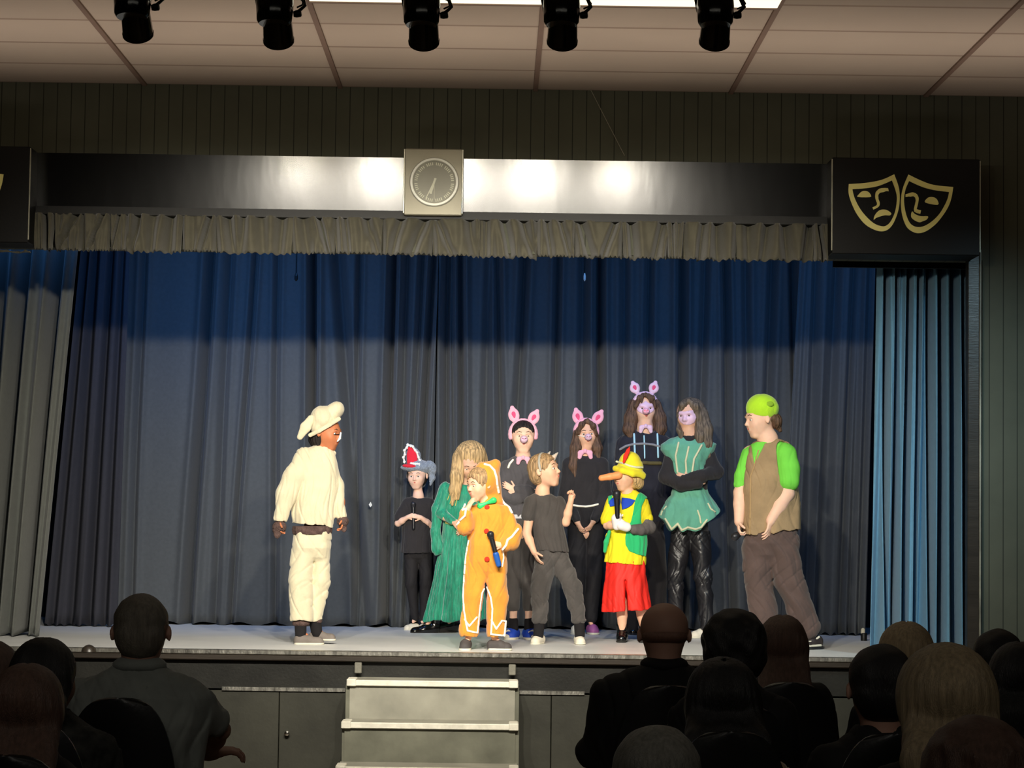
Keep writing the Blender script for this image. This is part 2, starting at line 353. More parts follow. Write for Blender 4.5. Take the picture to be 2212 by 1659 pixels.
def mask_sign(uoff, label):
    Y = WY-.30
    zt, zb = at(1956+uoff, 342-(-uoff)*.0135, Y).z, at(1956+uoff, 550-(-uoff)*.0135, Y).z
    xa, xb = at(1797+uoff, 450, Y).x, at(2117+uoff, 450, Y).x
    s = empty('mask_sign', ((xa+xb)/2, Y, zb), label, 'sign', 'theatre mask signs')
    MB().box(xa, xb, Y, WY-.001, zb, zt, .005).build('sign_box', M_signb, s)
    for xx in (xa, xb): MB().box(xx-.003, xx+.003, Y-.004, Y+.006, zb+.02, zt-.01).build('edge_strip', M_edge, s)
    sc = depth_px(Y)/6.32
    X0 = xa + ((1106-100)*sc); Z0 = zt-(1000-65)*sc
    k = dict(X0=X0, Z0=Z0, sc=sc, y=Y)
    sm = lambda P: cr(dup(P, (0, 3)), 4)
    flat(sm(LO), ring=sm(LI), **k).build('tragedy_mask_outline', M_gold, s)
    flat(sm(RO), ring=sm(RI), **k).build('comedy_mask_outline', M_gold, s)
    feats = [('mask_eye', cr([(455,612),(470,572),(505,538),(550,525),(600,540),(632,580),(622,612)], 3)),
             ('mask_nose', stroke(cr([(855,525),(800,512),(745,528),(716,575),(720,640),(738,690),(725,735),(658,755)], 3)[:-3], [50]*3+[58]*3+[50]*3+[42]*3+[38]*3+[38]*3+[34]*3)),
             ('mask_mouth', cr([(675,925),(690,860),(740,800),(800,780),(860,790),(915,830),(895,862),(830,860),(750,882),(705,900)], 3)),
             ('mask_nose', stroke(cr([(1132,600),(1175,572),(1225,565),(1262,595),(1272,645),(1258,720),(1250,785),(1330,795)], 3)[:-3], [40]*3+[54]*3+[50]*3+[44]*3+[38]*3+[38]*3+[50]*3)),
             ('mask_eye', cr([(1385,675),(1405,620),(1450,598),(1510,605),(1550,640),(1555,705)], 3)),
             ('mask_mouth', cr([(1205,800),(1240,835),(1320,865),(1420,865),(1405,910),(1360,930),(1305,950),(1240,925),(1195,885),(1190,840)], 3))]
    for nme, P in feats: flat(P, **k).build(nme, M_gold, s)
mask_sign(0, 'black box sign with yellow sad and smiling theatre masks at right of the fascia')
mask_sign(-2054, 'black box sign cut off by the left picture edge beside the fascia')

# post at the right of the opening
px0, px1 = at(2090, 900, WY-.05).x, at(2119, 900, WY-.05).x
post = empty('proscenium_post', ((px0+px1)/2, WY, STZ), 'dark upright post with a pale edge right of the blue side curtain', 'post')
MB().box(px0, px1-.012, WY-.06, WY+.02, STZ+.004, OPZ+.1, .004).build('post_body', M_wood, post)
MB().box(px1-.012, px1, WY-.064, WY+.0, STZ+.004, OPZ+.06, .003).build('edge_strip', mat('worn_post_edge', (140, 136, 122), rough=.4, var=.5, vs=3, bump=.1), post)
# thin wire slanting in front of the boards
a, c = at(1275, 198, WY-.05), at(1349, 336, WY-.05)
a.z = CEZ
tag(MB().tube([a, a.lerp(c, .5), c], .0022, 6).build('hanging_wire', mat('grey_wire', (150, 145, 130), var=0, bump=0), loc=a), 'thin grey wire slanting from the ceiling down to the fascia', 'wire')

# ------------------------------------------------------------------ ceiling luminaire and spotlights
xa, xb = x_line-1.2+.01, x_line+1.2-.01
lum = empty('ceiling_light', ((xa+xb)/2, 11.2, CEZ), 'lit recessed ceiling light panel behind the row of spotlights', 'ceiling light')
MB().box(xa, xb, WY-2.98, WY-2.40-.015, CEZ-.020, CEZ-.002).build('diffuser', mat('lit_diffuser', (255, 248, 222), var=0, bump=0, emit=1.05), lum)
for ya in (WY-3.0, WY-2.415): MB().box(xa-.005, xb+.005, ya, ya+.02, CEZ-.026, CEZ-.001).build('frame', M_tbar, lum)

M_lamp = mat('glossy_black_lamp_housing', (10, 10, 10), rough=.12, var=0, bump=.02, spec=.7)
M_lens = mat('lamp_lens', (255, 240, 205), var=0, bump=0, emit=300)
barz = at(1106, -40, LAMPY).z
bar = empty('lighting_bar', (0, LAMPY, barz), 'black lighting bar carrying the spotlights just below the ceiling', 'lighting bar')
MB().tube([(-3, LAMPY, barz), (3, LAMPY, barz)], .024, 14).build('pipe', M_black, bar, smooth=True)
for x in (-2.2, 2.2): MB().tube([(x, LAMPY, barz), (x, LAMPY, CEZ)], .012, 8).build('hanger', M_black, bar)
names = ['black stage spotlight hanging above the left end of the fascia, leftmost of five', 'black stage spotlight above the left bright patch of the fascia, second from left',
         'black stage spotlight directly above the wall clock, middle of five', 'black stage spotlight above the slanting wire, second from right', 'black stage spotlight at the right end of the hanging row']
for i, (u, v) in enumerate(LAMPS):
    p = at(u, v-14, LAMPY); s = depth_px(LAMPY)
    e = empty('stage_spotlight', (p.x, LAMPY, p.z), names[i], 'stage light', 'spotlights on the lighting bar')
    ax = Vector((0, .50, -.45)).normalized()
    o = Vector((p.x, LAMPY, p.z)) + Vector((0, .02, .02))
    r = 33*s
    MB().lathe(o-ax*.04, ax, [(-.13, r*.72), (-.12, r*.88), (-.05, r*.95), (.035, r), (.058, r*1.0), (.060, r*1.04), (.070, r*1.04), (.072, r*.94), (.066, r*.80), (.03, r*.78)], 28).build('barrel', M_lamp, e, smooth=True)
    MB().lathe(o+ax*.0, ax, [(0, r*.78), (.006, r*.7), (.008, .001)], 24).build('lens', M_lens, e, smooth=True)
    hb = Vector((p.x-4*s, LAMPY-.08, p.z+62*s))
    MB().lathe(hb+Vector((0, 0, -.045)), (0, .12, 1), [(-.03, 33*s), (-.015, 38*s), (.05, 41*s), (.10, 39*s), (.115, 30*s)], 24).build('housing', M_lamp, e, smooth=True)
    MB().tube([(p.x+42*s, LAMPY-.06, p.z+50*s), (p.x+60*s, LAMPY-.05, p.z+68*s), (p.x+40*s, LAMPY-.028, barz-.01)], .008, 8).build('yoke', M_black, e)
    MB().lathe((p.x+36*s, LAMPY-.06, p.z+48*s), (1, 0, .15), [(0, .012), (.012, .016), (.03, .016), (.034, .010)], 12).build('tilt_knob', M_black, e, smooth=True)
    MB().tube([(p.x-40*s, LAMPY-.06, p.z+55*s), (p.x-46*s, LAMPY-.04, p.z+90*s), (p.x-20*s, LAMPY-.028, barz-.012)], .008, 8).build('yoke', M_black, e)
    MB().tube([(p.x+44*s+.03*math.sin(k*.8), LAMPY-.1+.03*math.cos(k*.8), p.z+(62+k*4)*s) for k in range(9)], .004, 6).build('safety_cable', M_black, e)

# ------------------------------------------------------------------ curtains
def cnoise(seed, n=9, f0=3, f1=40):
    r = random.Random(seed); return [(r.uniform(f0, f1), r.uniform(0, 6.28), r.uniform(-2.0, 2.0)) for _ in range(n)]
def curtain(name, L, R_, zt, zb, Y, m, label, creases=(), amp=.03, fr=(8, 40), seed=1, nx=500, nz=60, hem=.0, group=None, topY=None, fan=1.0, grow=.6, saw=0):
    """L/R_: (x at top, x at bottom). creases: (s_top, s_bottom, depth, width)"""
    t = np.linspace(0, 1, nz)[:, None]; s = np.linspace(0, 1, nx)[None, :]
    ns = cnoise(seed, 10, *fr); D = 0
    for f, ph, k in ns: D = D + np.sin(s*f*2*np.pi + ph + k*t*1.3)*(6/(6+abs(k)))
    D = D/len(ns)**.5*amp*(.5+grow*t)
    for (st_, sb_, dp, w) in creases:
        c = st_ + (sb_-st_)*t + .0015*np.sin(t*9+st_*50)
        D = D + dp*np.exp(-((s-c)/w)**2) - dp*.30*np.exp(-((s-c-1.9*w)/(1.1*w))**2) - dp*.25*np.exp(-((s-c+1.9*w)/(1.1*w))**2)
    X = (L[0]+(L[1]-L[0])*t**fan) + ((R_[0]+(R_[1]-R_[0])*t**fan)-(L[0]+(L[1]-L[0])*t**fan))*s
    if saw: X = X + saw*np.sin(s*ns[0][0]*2*np.pi)*.01
    Z = zt + (zb-zt)*t + hem*np.sin(s*60+1)*np.maximum(0, t-.97)/.03 + 0*s
    V = np.stack([X, Y + D, Z], -1).reshape(-1, 3)
    ctr = np.array([(L[1]+R_[1])/2, Y, zb]); V = V-ctr
    i = np.arange(nz-1)[:, None]*nx + np.arange(nx-1)[None, :]
    F = np.stack([i, i+nx, i+nx+1, i+1], -1).reshape(-1, 4)
    o = np_mesh(name, V, F, m); o.location = ctr
    md = o.modifiers.new('thickness', 'SOLIDIFY'); md.thickness = .004
    if label: tag(o, label, 'curtain', group)
    return o
def np_mesh(name, V, F, m):
    me = bpy.data.meshes.new(name); nv, nf = len(V), len(F)
    me.vertices.add(nv); me.vertices.foreach_set('co', np.ascontiguousarray(V, np.float32).ravel())
    me.loops.add(nf*4); me.loops.foreach_set('vertex_index', np.ascontiguousarray(F, np.int32).ravel())
    me.polygons.add(nf); me.polygons.foreach_set('loop_start', np.arange(0, nf*4, 4, dtype=np.int32))
    me.polygons.foreach_set('use_smooth', np.ones(nf, bool)); me.update(calc_edges=True); me.validate()
    return link(name, me, m)
M_cback = mat('charcoal_blue_curtain', (82, 85, 86), rough=.95, var=.06, vs=40, bump=.05, sheen=.1)
M_cleft = mat('grey_blue_curtain', (98, 101, 97), rough=.9, var=.06, vs=30, bump=.05, sheen=.2)
M_cright = mat('steel_blue_curtain', (96, 142, 170), rough=.8, var=.05, vs=30, bump=.05, sheen=.2)  # lighter blue puts the strong light on this curtain into its colour
M_cdark = mat('plum_black_curtain', (54, 54, 60), rough=.95, var=.06, vs=40, bump=.05)
M_pelmet = mat('olive_grey_pelmet', (84, 81, 68), rough=.85, var=.1, vs=20, bump=.1, sheen=.2)
BY = 16.95
bz = STZ+.012; tz = 4.5
def bx(u, v=950, Y=BY): return at(u, v, Y).x
def crz(lst, u0t, u1t, u0b, u1b):
    return [((a-u0t)/(u1t-u0t), (c-u0b)/(u1b-u0b), d, w/(u1t-u0t)) for a, c, d, w in lst]
# the creases are read at y=560 (top) and y=1350; the sheet runs above the pelmet, which only extends them
cl = [(300,288,.05,7),(445,412,.13,10),(487,470,.05,8),(540,505,.06,6),(592,600,.05,7),(670,684,.17,9),(731,792,.09,13),(770,775,.05,6),(842,838,.17,9),(872,860,.06,10),(905,880,.07,8),(926,900,.17,8)]
cr_ = [(962,966,.15,9),(975,985,.12,6),(990,1000,.17,8),(1052,1045,.05,10),(1072,1096,.08,8),(1125,1105,.08,9),(1200,1190,.07,7),(1255,1262,.05,9),(1292,1300,.15,9),(1345,1350,.05,9),(1400,1392,.06,8),(1470,1480,.13,9),(1520,1500,.05,8),(1565,1585,.09,8),(1612,1625,.05,8),(1665,1650,.07,9),(1715,1735,.06,8)]
def ext(lst):   # extend from v=560..1350 to the sheet's real top (about v=170) 
    return [(a+(a-c)*.49, c, d*1.5, w*.9) for a, c, d, w in lst]
curtain('stage_curtain', (bx(235), bx(215)), (bx(941), bx(937)), tz, bz, BY, M_cback, 'wide dark blue-grey backdrop curtain behind the person in cream', crz(ext(cl), 235, 941, 215, 937), .010, (3, 15), 3, 900, 50, .012, 'backdrop curtains')
curtain('stage_curtain', (bx(943), bx(939)), (bx(1785), bx(1790)), tz, bz, BY+.03, M_cback, 'wide dark blue backdrop curtain behind the group of children', crz(ext(cr_), 943, 1785, 939, 1790), .010, (3, 16), 8, 1000, 50, .012, 'backdrop curtains')
curtain('stage_curtain', (bx(172, Y=16.2), bx(92, Y=16.2)), (bx(262, Y=16.2), bx(250, Y=16.2)), tz, bz, 16.45, M_cdark, 'narrow dark plum curtain between the left side curtain and the backdrop', [(.3, .35, .05, .05), (.62, .6, .06, .06), (.85, .8, .05, .05)], .03, (2, 9), 12, 160, 40, .008)
curtain('stage_curtain', (bx(1752, Y=16.3), bx(1700, Y=16.3)), (bx(1912, Y=16.3), bx(1886, Y=16.3)), tz, bz, 16.62, M_cback, 'dark navy leg curtain behind the person in the green beanie', [(.2, .3, .08, .05), (.5, .45, .08, .06), (.75, .7, .06, .05)], .03, (2, 10), 15, 200, 40, .01)
YL = 15.1
curtain('side_curtain', (bx(-160, Y=YL), bx(-160, Y=YL)), (bx(182, Y=YL), bx(97, Y=YL)), 4.3, bz, YL, M_cleft, 'grey and blue side curtain gathered at the left edge of the stage',
        [(.18, .15, .10, .05), (.36, .30, .10, .04), (.50, .47, .13, .035), (.66, .60, .20, .035), (.87, .86, .20, .035)], .035, (3, 16), 21, 420, 60, .008, 'side curtains')
YR = 14.25
curtain('side_curtain', (bx(1893, Y=YR), bx(1881, Y=YR)), (bx(2086, Y=YR), bx(2086, Y=YR)), at(2000, 570, YR).z, bz, YR, M_cright, 'bright steel-blue pleated side curtain at the right of the stage',
        [(.36, .33, .22, .022), (.47, .45, .16, .018), (.58, .62, .16, .02), (.70, .72, .26, .025), (.84, .86, .26, .028), (.10, .16, .12, .02), (.22, .25, .12, .018), (.95, .97, .2, .02)], .055, (3, 9), 33, 420, 80, .01, 'side curtains')
tag(MB().box(bx(1790, Y=14.2), bx(2118, Y=14.2), WY+.17, WY+.20, at(2000, 580, WY+.18).z, at(2000, 580, WY+.18).z+.5).build('dark_gap_board', M_black, loc=(2.8, YR, 3.3)), 'black board filling the dark gap over the steel-blue side curtain', 'dark gap board')  # black board added to stand in for the dark gap above the curtain
# gathered pelmet in short lengths
pz1, pz0 = fz0-.045, at(1106, 557, WY-.03).z
cuts = [75, 118, 182, 240, 275, 395, 470, 632, 725, 825, 935, 1035, 1160, 1240, 1345, 1440, 1475, 1590, 1755, 1789]
rr = random.Random(5)
pel = empty('pelmet', (0, WY, pz0), 'olive-grey gathered pelmet hanging under the black fascia', 'pelmet')
for i, (a, c) in enumerate(zip(cuts[:-1], cuts[1:])):
    w = c-a; k = max(1, int(w/40))
    crs = [((j+rr.uniform(.2, .8))/k, (j+rr.uniform(.1, .9))/k, rr.uniform(.06, .12), rr.uniform(.05, .10)) for j in range(k)]
    o = curtain('pelmet_panel', (bx(a-2, 500, WY-.05), bx(a+2, 500, WY-.05)), (bx(c+3, 500, WY-.05), bx(c-1, 500, WY-.05)), pz1, pz0+rr.uniform(-.008, .008), WY-.115+(i % 2)*.015, M_pelmet, None, crs + [(.0, .0, .05, .06), (1, 1, .05, .06)], .018, (1, 5), 50+i, max(40, int(w*.8)), 14, .006)
    o.parent = pel; o.location = o.location - pel.location
o = curtain('pelmet_panel', (bx(-120, 500, WY-.05), bx(-120, 500, WY-.05)), (bx(72, 500, WY-.05), bx(70, 500, WY-.05)), at(0, 526, WY-.3).z-.03, at(30, 542, WY-.1).z, WY-.1, M_pelmet, None, [(.3, .3, .05, .05), (.6, .6, .05, .05), (.85, .85, .05, .05)], .018, (2, 6), 70, 150, 14, .006)
o.parent = pel; o.location = o.location - pel.location
MB().box(bx(72, 500, WY-.05), bx(1792, 500, WY-.05), WY-.11, WY, fz0-.05, fz0-.001).build('pelmet_rail', M_black, pel)  # black rail left visible as the dark gap between fascia and pelmet
# small marks: hook, tape and floor bits
M_white = mat('white_plastic', (235, 235, 225), var=0, bump=0)
p = at(1263, 590, 15.6)
hk = empty('hanging_hook', p, 'small pale hook dangling on a dark cord below the pelmet', 'hook')
MB().tube([(p.x, p.y, p.z), (p.x, p.y, 5.0)], .004, 6).build('cord', M_black, hk)
MB().lathe(p, (0, 0, -1), [(0, .004), (.02, .008), (.045, .008), (.055, .003)], 10).build('hook', M_white, hk)
p = at(640, 590, 15.6)
hk = empty('hanging_hook', p, 'dark hook hanging below the pelmet above the person in cream', 'hook')
MB().tube([(p.x, p.y, p.z), (p.x, p.y, 5.0)], .005, 6).build('cord', M_black, hk)
MB().lathe(p, (0, 0, -1), [(0, .006), (.02, .012), (.045, .012), (.055, .003)], 10).build('hook', M_black, hk)
p = at(800, 1090, BY-.12)
tag(MB().add([(p.x-.012, p.y, p.z), (p.x, p.y, p.z-.02), (p.x+.014, p.y, p.z-.004), (p.x+.002, p.y, p.z+.02), (p.x, p.y+.1, p.z)], [(0, 1, 2, 3), (0, 4, 1), (1, 4, 2), (2, 4, 3), (3, 4, 0)]).build('fabric_tag', M_white, loc=p), 'tiny pale tag on the backdrop curtain left of the wolf hat', 'tag')
p = on_z(1866, 1384, STZ)
fl = empty('floor_lamp_can', p, 'small black floor can with a pale top beside the right side curtain', 'floor can')
MB().lathe(p, (0, 0, 1), [(0, .022), (.05, .022), (.055, .018)], 14).build('can', M_black, fl, smooth=True)
MB().lathe(p+Vector((-.006, 0, .05)), (0, 0, 1), [(0, .016), (.03, .014), (.038, .006)], 12).build('cap', mat('dull_cream', (190, 185, 165), var=.1), fl, smooth=True)
p = on_z(192, 1408, STZ+.006)
tag(MB().lathe(p, (0, 0, 1), [(0, .045), (.02, .04), (.036, .022), (.042, .004)], 16).build('floor_socket', M_wood, loc=p, smooth=True), 'small domed dark socket on the stage edge left of the grey-haired man', 'socket')


# ------------------------------------------------------------------ organic shapes: signed distance fields turned into meshes
def V3(u, v, t=0.0): return np.array([u, -v, t], float)      # photo-scaled local frame: x right, y up, z towards the hall
def rotm(yaw=0, pitch=0, roll=0):
    a, b_, c = map(math.radians, (yaw, pitch, roll))
    Ry = np.array([[math.cos(a), 0, math.sin(a)], [0, 1, 0], [-math.sin(a), 0, math.cos(a)]])
    Rx = np.array([[1, 0, 0], [0, math.cos(b_), -math.sin(b_)], [0, math.sin(b_), math.cos(b_)]])
    Rz = np.array([[math.cos(-c), -math.sin(-c), 0], [math.sin(-c), math.cos(-c), 0], [0, 0, 1]])
    return Rz @ Ry @ Rx
# primitives: dict(kind, bbox lo/hi, fn(X,Y,Z)->d, op)
def cap(a, b, ra, rb=None, fl=1.0, op='+'):          # tapered capsule, fl < 1 flattens it front to back
    a, b = np.array(a, float), np.array(b, float); rb = ra if rb is None else rb
    m = max(ra, rb)
    ab = b-a; L2 = float(ab @ ab) + 1e-9
    def fn(X, Y, Z):
        px, py, pz = X-a[0], Y-a[1], Z-a[2]
        h = np.clip((px*ab[0]+py*ab[1]+pz*ab[2])/L2, 0, 1)
        return np.sqrt((px-h*ab[0])**2+(py-h*ab[1])**2+((pz-h*ab[2])/fl)**2) - (ra+(rb-ra)*h)
    e = np.array([m, m, m*max(1, fl)])
    return dict(lo=np.minimum(a, b)-e, hi=np.maximum(a, b)+e, fn=fn, op=op)
def chain(pts, rs, fl=1.0, op='+'): return [cap(pts[i], pts[i+1], rs[i], rs[i+1], fl, op) for i in range(len(pts)-1)]
def ell(c, r, R=None, op='+'):
    c = np.array(c, float); r = np.array(r, float); R = np.eye(3) if R is None else R
    e = np.sqrt(((R*r[None, :])**2).sum(1))
    def fn(X, Y, Z):
        p = (X-c[0], Y-c[1], Z-c[2])
        q = [sum(R[i, k]*p[i] for i in range(3))/r[k] for k in range(3)]
        k0 = np.sqrt(q[0]**2+q[1]**2+q[2]**2); k1 = np.sqrt((q[0]/r[0])**2+(q[1]/r[1])**2+(q[2]/r[2])**2)+1e-9
        return k0*(k0-1)/k1
    return dict(lo=c-e, hi=c+e, fn=fn, op=op)
def loft(rows, n=2.2, rip=0, rn=9, ph=0.0, hem=None, op='+', tw=.0):
    """rows: (v, centre u, half width, centre t, half depth), top to bottom"""
    rows = sorted(rows); V = np.array([-r[0] for r in rows][::-1]); C = [np.array([r[k] for r in rows][::-1], float) for k in range(1, 5)]
    y0, y1 = V[0], V[-1]
    hx = C[1].max()*(1+rip); hz = C[3].max()*(1+rip)
    lo = np.array([(C[0]-C[1]*(1+rip)).min(), y0-6, (C[2]-C[3]*(1+rip)).min()]); hi = np.array([(C[0]+C[1]*(1+rip)).max(), y1+3, (C[2]+C[3]*(1+rip)).max()])
    def fn(X, Y, Z):
        yy = np.asarray(Y).ravel(); sh = np.asarray(Y).shape
        c0, c1, c2, c3 = [np.interp(yy, V, c).reshape(sh) for c in C]
        dx = X-c0; dz = Z-c2
        if rip:
            th = np.arctan2(dz/c3, dx/c1); g = np.clip((y1-Y)/(y1-y0), 0, 1)
            m_ = 1+rip*(.25+.75*g)*(np.sin(th*rn+ph+tw*(Y-y0))+.45*np.sin(th*(rn*2.3)+ph*3+tw*2*(Y-y0)))
        else: m_ = 1.0
        q = ((np.abs(dx)/(c1*m_))**n + (np.abs(dz)/(c3*m_))**n)**(1/n)
        d = (q-1)*np.minimum(c1, c3)
        yb = y0 + (hem(dx, dz) if hem else 0)
        return np.maximum(d, np.maximum(Y-y1, yb-Y))
    return dict(lo=lo, hi=hi, fn=fn, op=op)
def half(pt, nrm):                                      # keeps the side the normal points away from
    pt, nrm = np.array(pt, float), np.array(nrm, float)/np.linalg.norm(nrm)
    return dict(op='&', fn=lambda X, Y, Z: (X-pt[0])*nrm[0]+(Y-pt[1])*nrm[1]+(Z-pt[2])*nrm[2], lo=None, hi=None)
def flatl(ps):
    out = []
    for p in ps:
        if isinstance(p, (list, tuple)): out += flatl(p)
        else: out.append(p)
    return out
def field(prims, vox, k, disp=None):
    prims = flatl(prims)
    add = [p for p in prims if p['op'] == '+']
    lo = np.min([p['lo'] for p in add], 0)-3*vox-2; hi = np.max([p['hi'] for p in add], 0)+3*vox+2
    n = np.ceil((hi-lo)/vox).astype(int)+1
    ax = [lo[i]+vox*np.arange(n[i]) for i in range(3)]
    D = np.full(n, 60.0, np.float32)
    def sub(p, mg):
        if p['lo'] is None: return tuple(slice(0, x) for x in n)
        i0 = np.clip(np.floor((p['lo']-mg-lo)/vox).astype(int), 0, n-1); i1 = np.clip(np.ceil((p['hi']+mg-lo)/vox).astype(int)+1, 1, n)
        return tuple(slice(a, b) for a, b in zip(i0, i1))
    for p in prims:
        kk = p.get('k', k); sl = sub(p, kk+2.5*vox)
        X = ax[0][sl[0]][:, None, None]; Y = ax[1][sl[1]][None, :, None]; Z = ax[2][sl[2]][None, None, :]
        d = np.broadcast_to(p['fn'](X, Y, Z), tuple(s.stop-s.start for s in sl)).astype(np.float32)
        C = D[sl]
        if p['op'] == '+':
            h = np.maximum(kk-np.abs(C-d), 0)/kk; D[sl] = np.minimum(C, d)-h*h*kk*.25
        elif p['op'] == '-':
            h = np.maximum(kk-np.abs(C+d), 0)/kk; D[sl] = np.maximum(C, -d)+h*h*kk*.25
        else: D[sl] = np.maximum(C, d)
    if disp is not None:
        X = ax[0][:, None, None]; Y = ax[1][None, :, None]; Z = ax[2][None, None, :]
        D += disp(X, Y, Z).astype(np.float32)
    return D, lo
def surface_nets(D, lo, vox):
    S = D < 0; n = D.shape
    cs = np.zeros((n[0]-1, n[1]-1, n[2]-1), np.int8)
    for i in (0, 1):
        for j in (0, 1):
            for k in (0, 1): cs += S[i:n[0]-1+i, j:n[1]-1+j, k:n[2]-1+k]
    I = np.argwhere((cs > 0) & (cs < 8)); idx = np.full(cs.shape, -1, np.int32); idx[tuple(I.T)] = np.arange(len(I))
    acc = np.zeros((len(I), 3)); cnt = np.zeros(len(I))
    cor = [(i, j, k) for i in (0, 1) for j in (0, 1) for k in (0, 1)]
    dv = {c: D[I[:, 0]+c[0], I[:, 1]+c[1], I[:, 2]+c[2]] for c in cor}
    for a in cor:
        for d in range(3):
            if a[d]: continue
            b_ = list(a); b_[d] = 1; b_ = tuple(b_); A, B = dv[a], dv[b_]
            m = (A < 0) != (B < 0); t = A[m]/(A[m]-B[m])
            P = np.tile(np.array(a, float), (m.sum(), 1)); P[:, d] += t
            acc[m] += P; cnt[m] += 1
    V = (I + acc/cnt[:, None])*vox + lo
    F = []
    for d in range(3):
        e, f = [(1, 2), (2, 0), (0, 1)][d]
        a = [slice(1, -1)]*3; a[d] = slice(0, -1); b_ = list(a); b_[d] = slice(1, None)
        A, B = S[tuple(a)], S[tuple(b_)]
        for sgn, M in ((0, A & ~B), (1, ~A & B)):
            Q = np.argwhere(M)
            if not len(Q): continue
            off = np.ones(3, int); off[d] = 0; Q = Q + off
            def c(de, df):
                R = Q.copy(); R[:, e] += de; R[:, f] += df; return idx[tuple(R.T)]
            q = np.stack([c(-1, -1), c(0, -1), c(0, 0), c(-1, 0)], 1)
            F.append(q if sgn == 0 else q[:, ::-1])
    return V, np.concatenate(F)

cR, sR = math.cos(ROLL), math.sin(ROLL)
class Fig:
    """A thing modelled in photo-scaled pixels around its base (u0, v0) and placed at real depth and size."""
    def __init__(s, name, u0, v0, base, label, cat, group=None, vox=1.4):
        s.base = Vector(base); s.sc = (s.base.y/FPX); s.u0, s.v0 = u0, v0; s.vox = vox
        s.root = empty(name, s.base, label, cat, group); s.fields = {}
    def world(s, V):
        x = (V[:, 0]-s.u0)*s.sc; y = (V[:, 1]+s.v0)*s.sc
        # photo axes back to plumb axes (the camera was held with a slight roll)
        return np.stack([x*cR - y*sR*-1*-1, -V[:, 2]*s.sc, y*cR + x*sR], 1) if False else np.stack([x*cR - y*sR, -V[:, 2]*s.sc, x*sR + y*cR], 1)
    def part(s, name, prims, m, k=4, vox=None, disp=None, parent=None, keep=None, label=None, top=None):
        vx = vox or s.vox
        D, lo = field(prims, vx, k, disp)
        V, F = surface_nets(D, lo, vx)
        if keep: s.fields[keep] = (D, lo, vx)
        W = s.world(V)
        o = np_mesh(name, W, F, m)
        if top is not None:      # a separate top-level thing: (label, category, group)
            c = W.mean(0); o.data.vertices.foreach_set('co', (W-c).astype(np.float32).ravel()); o.data.update()
            o.location = s.base + Vector(c); tag(o, *top)
        else: o.parent = parent or s.root
        if label: o['label'] = label
        return o
    def surf(s, key, u, v, dflt=0.0):
        D, lo, vx = s.fields[key]
        i = int(round((u-lo[0])/vx)); j = int(round((-v-lo[1])/vx))
        if not (0 <= i < D.shape[0] and 0 <= j < D.shape[1]): return dflt
        w = np.nonzero(D[i, j] < 0)[0]
        if not len(w): return dflt
        k = w[-1]; a = D[i, j, k]; b_ = D[i, j, min(k+1, D.shape[2]-1)]
        return float(lo[2]+vx*(k + (a/(a-b_) if b_ > 0 else 0)))
    def trim(s, name, key, pts, r, m, parent=None, vox=.8, step=3.0, lift=.25, label=None, closed=False):
        P = list(pts)+([pts[0]] if closed else []); Q = []
        for (a, b_) in zip(P[:-1], P[1:]):
            n = max(1, int(math.hypot(b_[0]-a[0], b_[1]-a[1])/step))
            Q += [(a[0]+(b_[0]-a[0])*i/n, a[1]+(b_[1]-a[1])*i/n) for i in range(n)]
        Q.append(P[-1]); T = []; last = None
        for u, v in Q:
            t = s.surf(key, u, v, last if last is not None else 0.0); last = t; T.append(t)
        T2 = [np.median(T[max(0, i-1):i+2]) for i in range(len(T))]
        pts3 = [V3(u, v, t+r*lift) for (u, v), t in zip(Q, T2)]
        return s.part(name, chain(pts3, [r]*len(pts3)), m, k=.6, vox=vox, parent=parent, label=label)
    def patch(s, name, key, poly, m, th=1.2, vox=1.0, parent=None, label=None):
        """a sewn-on piece of cloth: the host surface inside an outline, raised by th"""
        D, lo, vx = s.fields[key]; P = np.array(poly, float)
        u = lo[0]+vx*np.arange(D.shape[0]); v = -(lo[1]+vx*np.arange(D.shape[1])); U, Vv = np.meshgrid(u, v, indexing='ij')
        sd = np.full(U.shape, 1e9); ins = np.zeros(U.shape, bool); n = len(P)
        for i in range(n):
            a, b_ = P[i], P[(i+1) % n]; e = b_-a; w = np.stack([U-a[0], Vv-a[1]], -1)
            h = np.clip((w@e)/(e@e+1e-9), 0, 1); sd = np.minimum(sd, np.hypot(w[..., 0]-h*e[0], w[..., 1]-h*e[1]))
            c_ = ((a[1] > Vv) != (b_[1] > Vv)) & (U < (b_[0]-a[0])*(Vv-a[1])/(b_[1]-a[1]+1e-12)+a[0]); ins ^= c_
        sd = np.where(ins, -sd, sd)
        # only the front-facing skin of the host
        front = np.full(D.shape, 1e3, np.float32); T = np.full(U.shape, np.nan)
        has = (D < 0).any(2); last = D.shape[2]-1-np.argmax((D < 0)[:, :, ::-1], 2); T = np.where(has, lo[2]+vx*last, -1e4)
        z = lo[2]+vx*np.arange(D.shape[2])
        F_ = np.maximum(D-th, np.maximum(sd[..., None], (T[..., None]-6*th-6)-z[None, None, :])).astype(np.float32)
        V, F = surface_nets(F_, lo, vx)
        o = np_mesh(name, s.world(V), F, m); o.parent = parent or s.root
        if label: o['label'] = label
        return o
    def pt(s, p):     # world point of a local pixel point
        return s.base + Vector(s.world(np.array([p], float))[0])

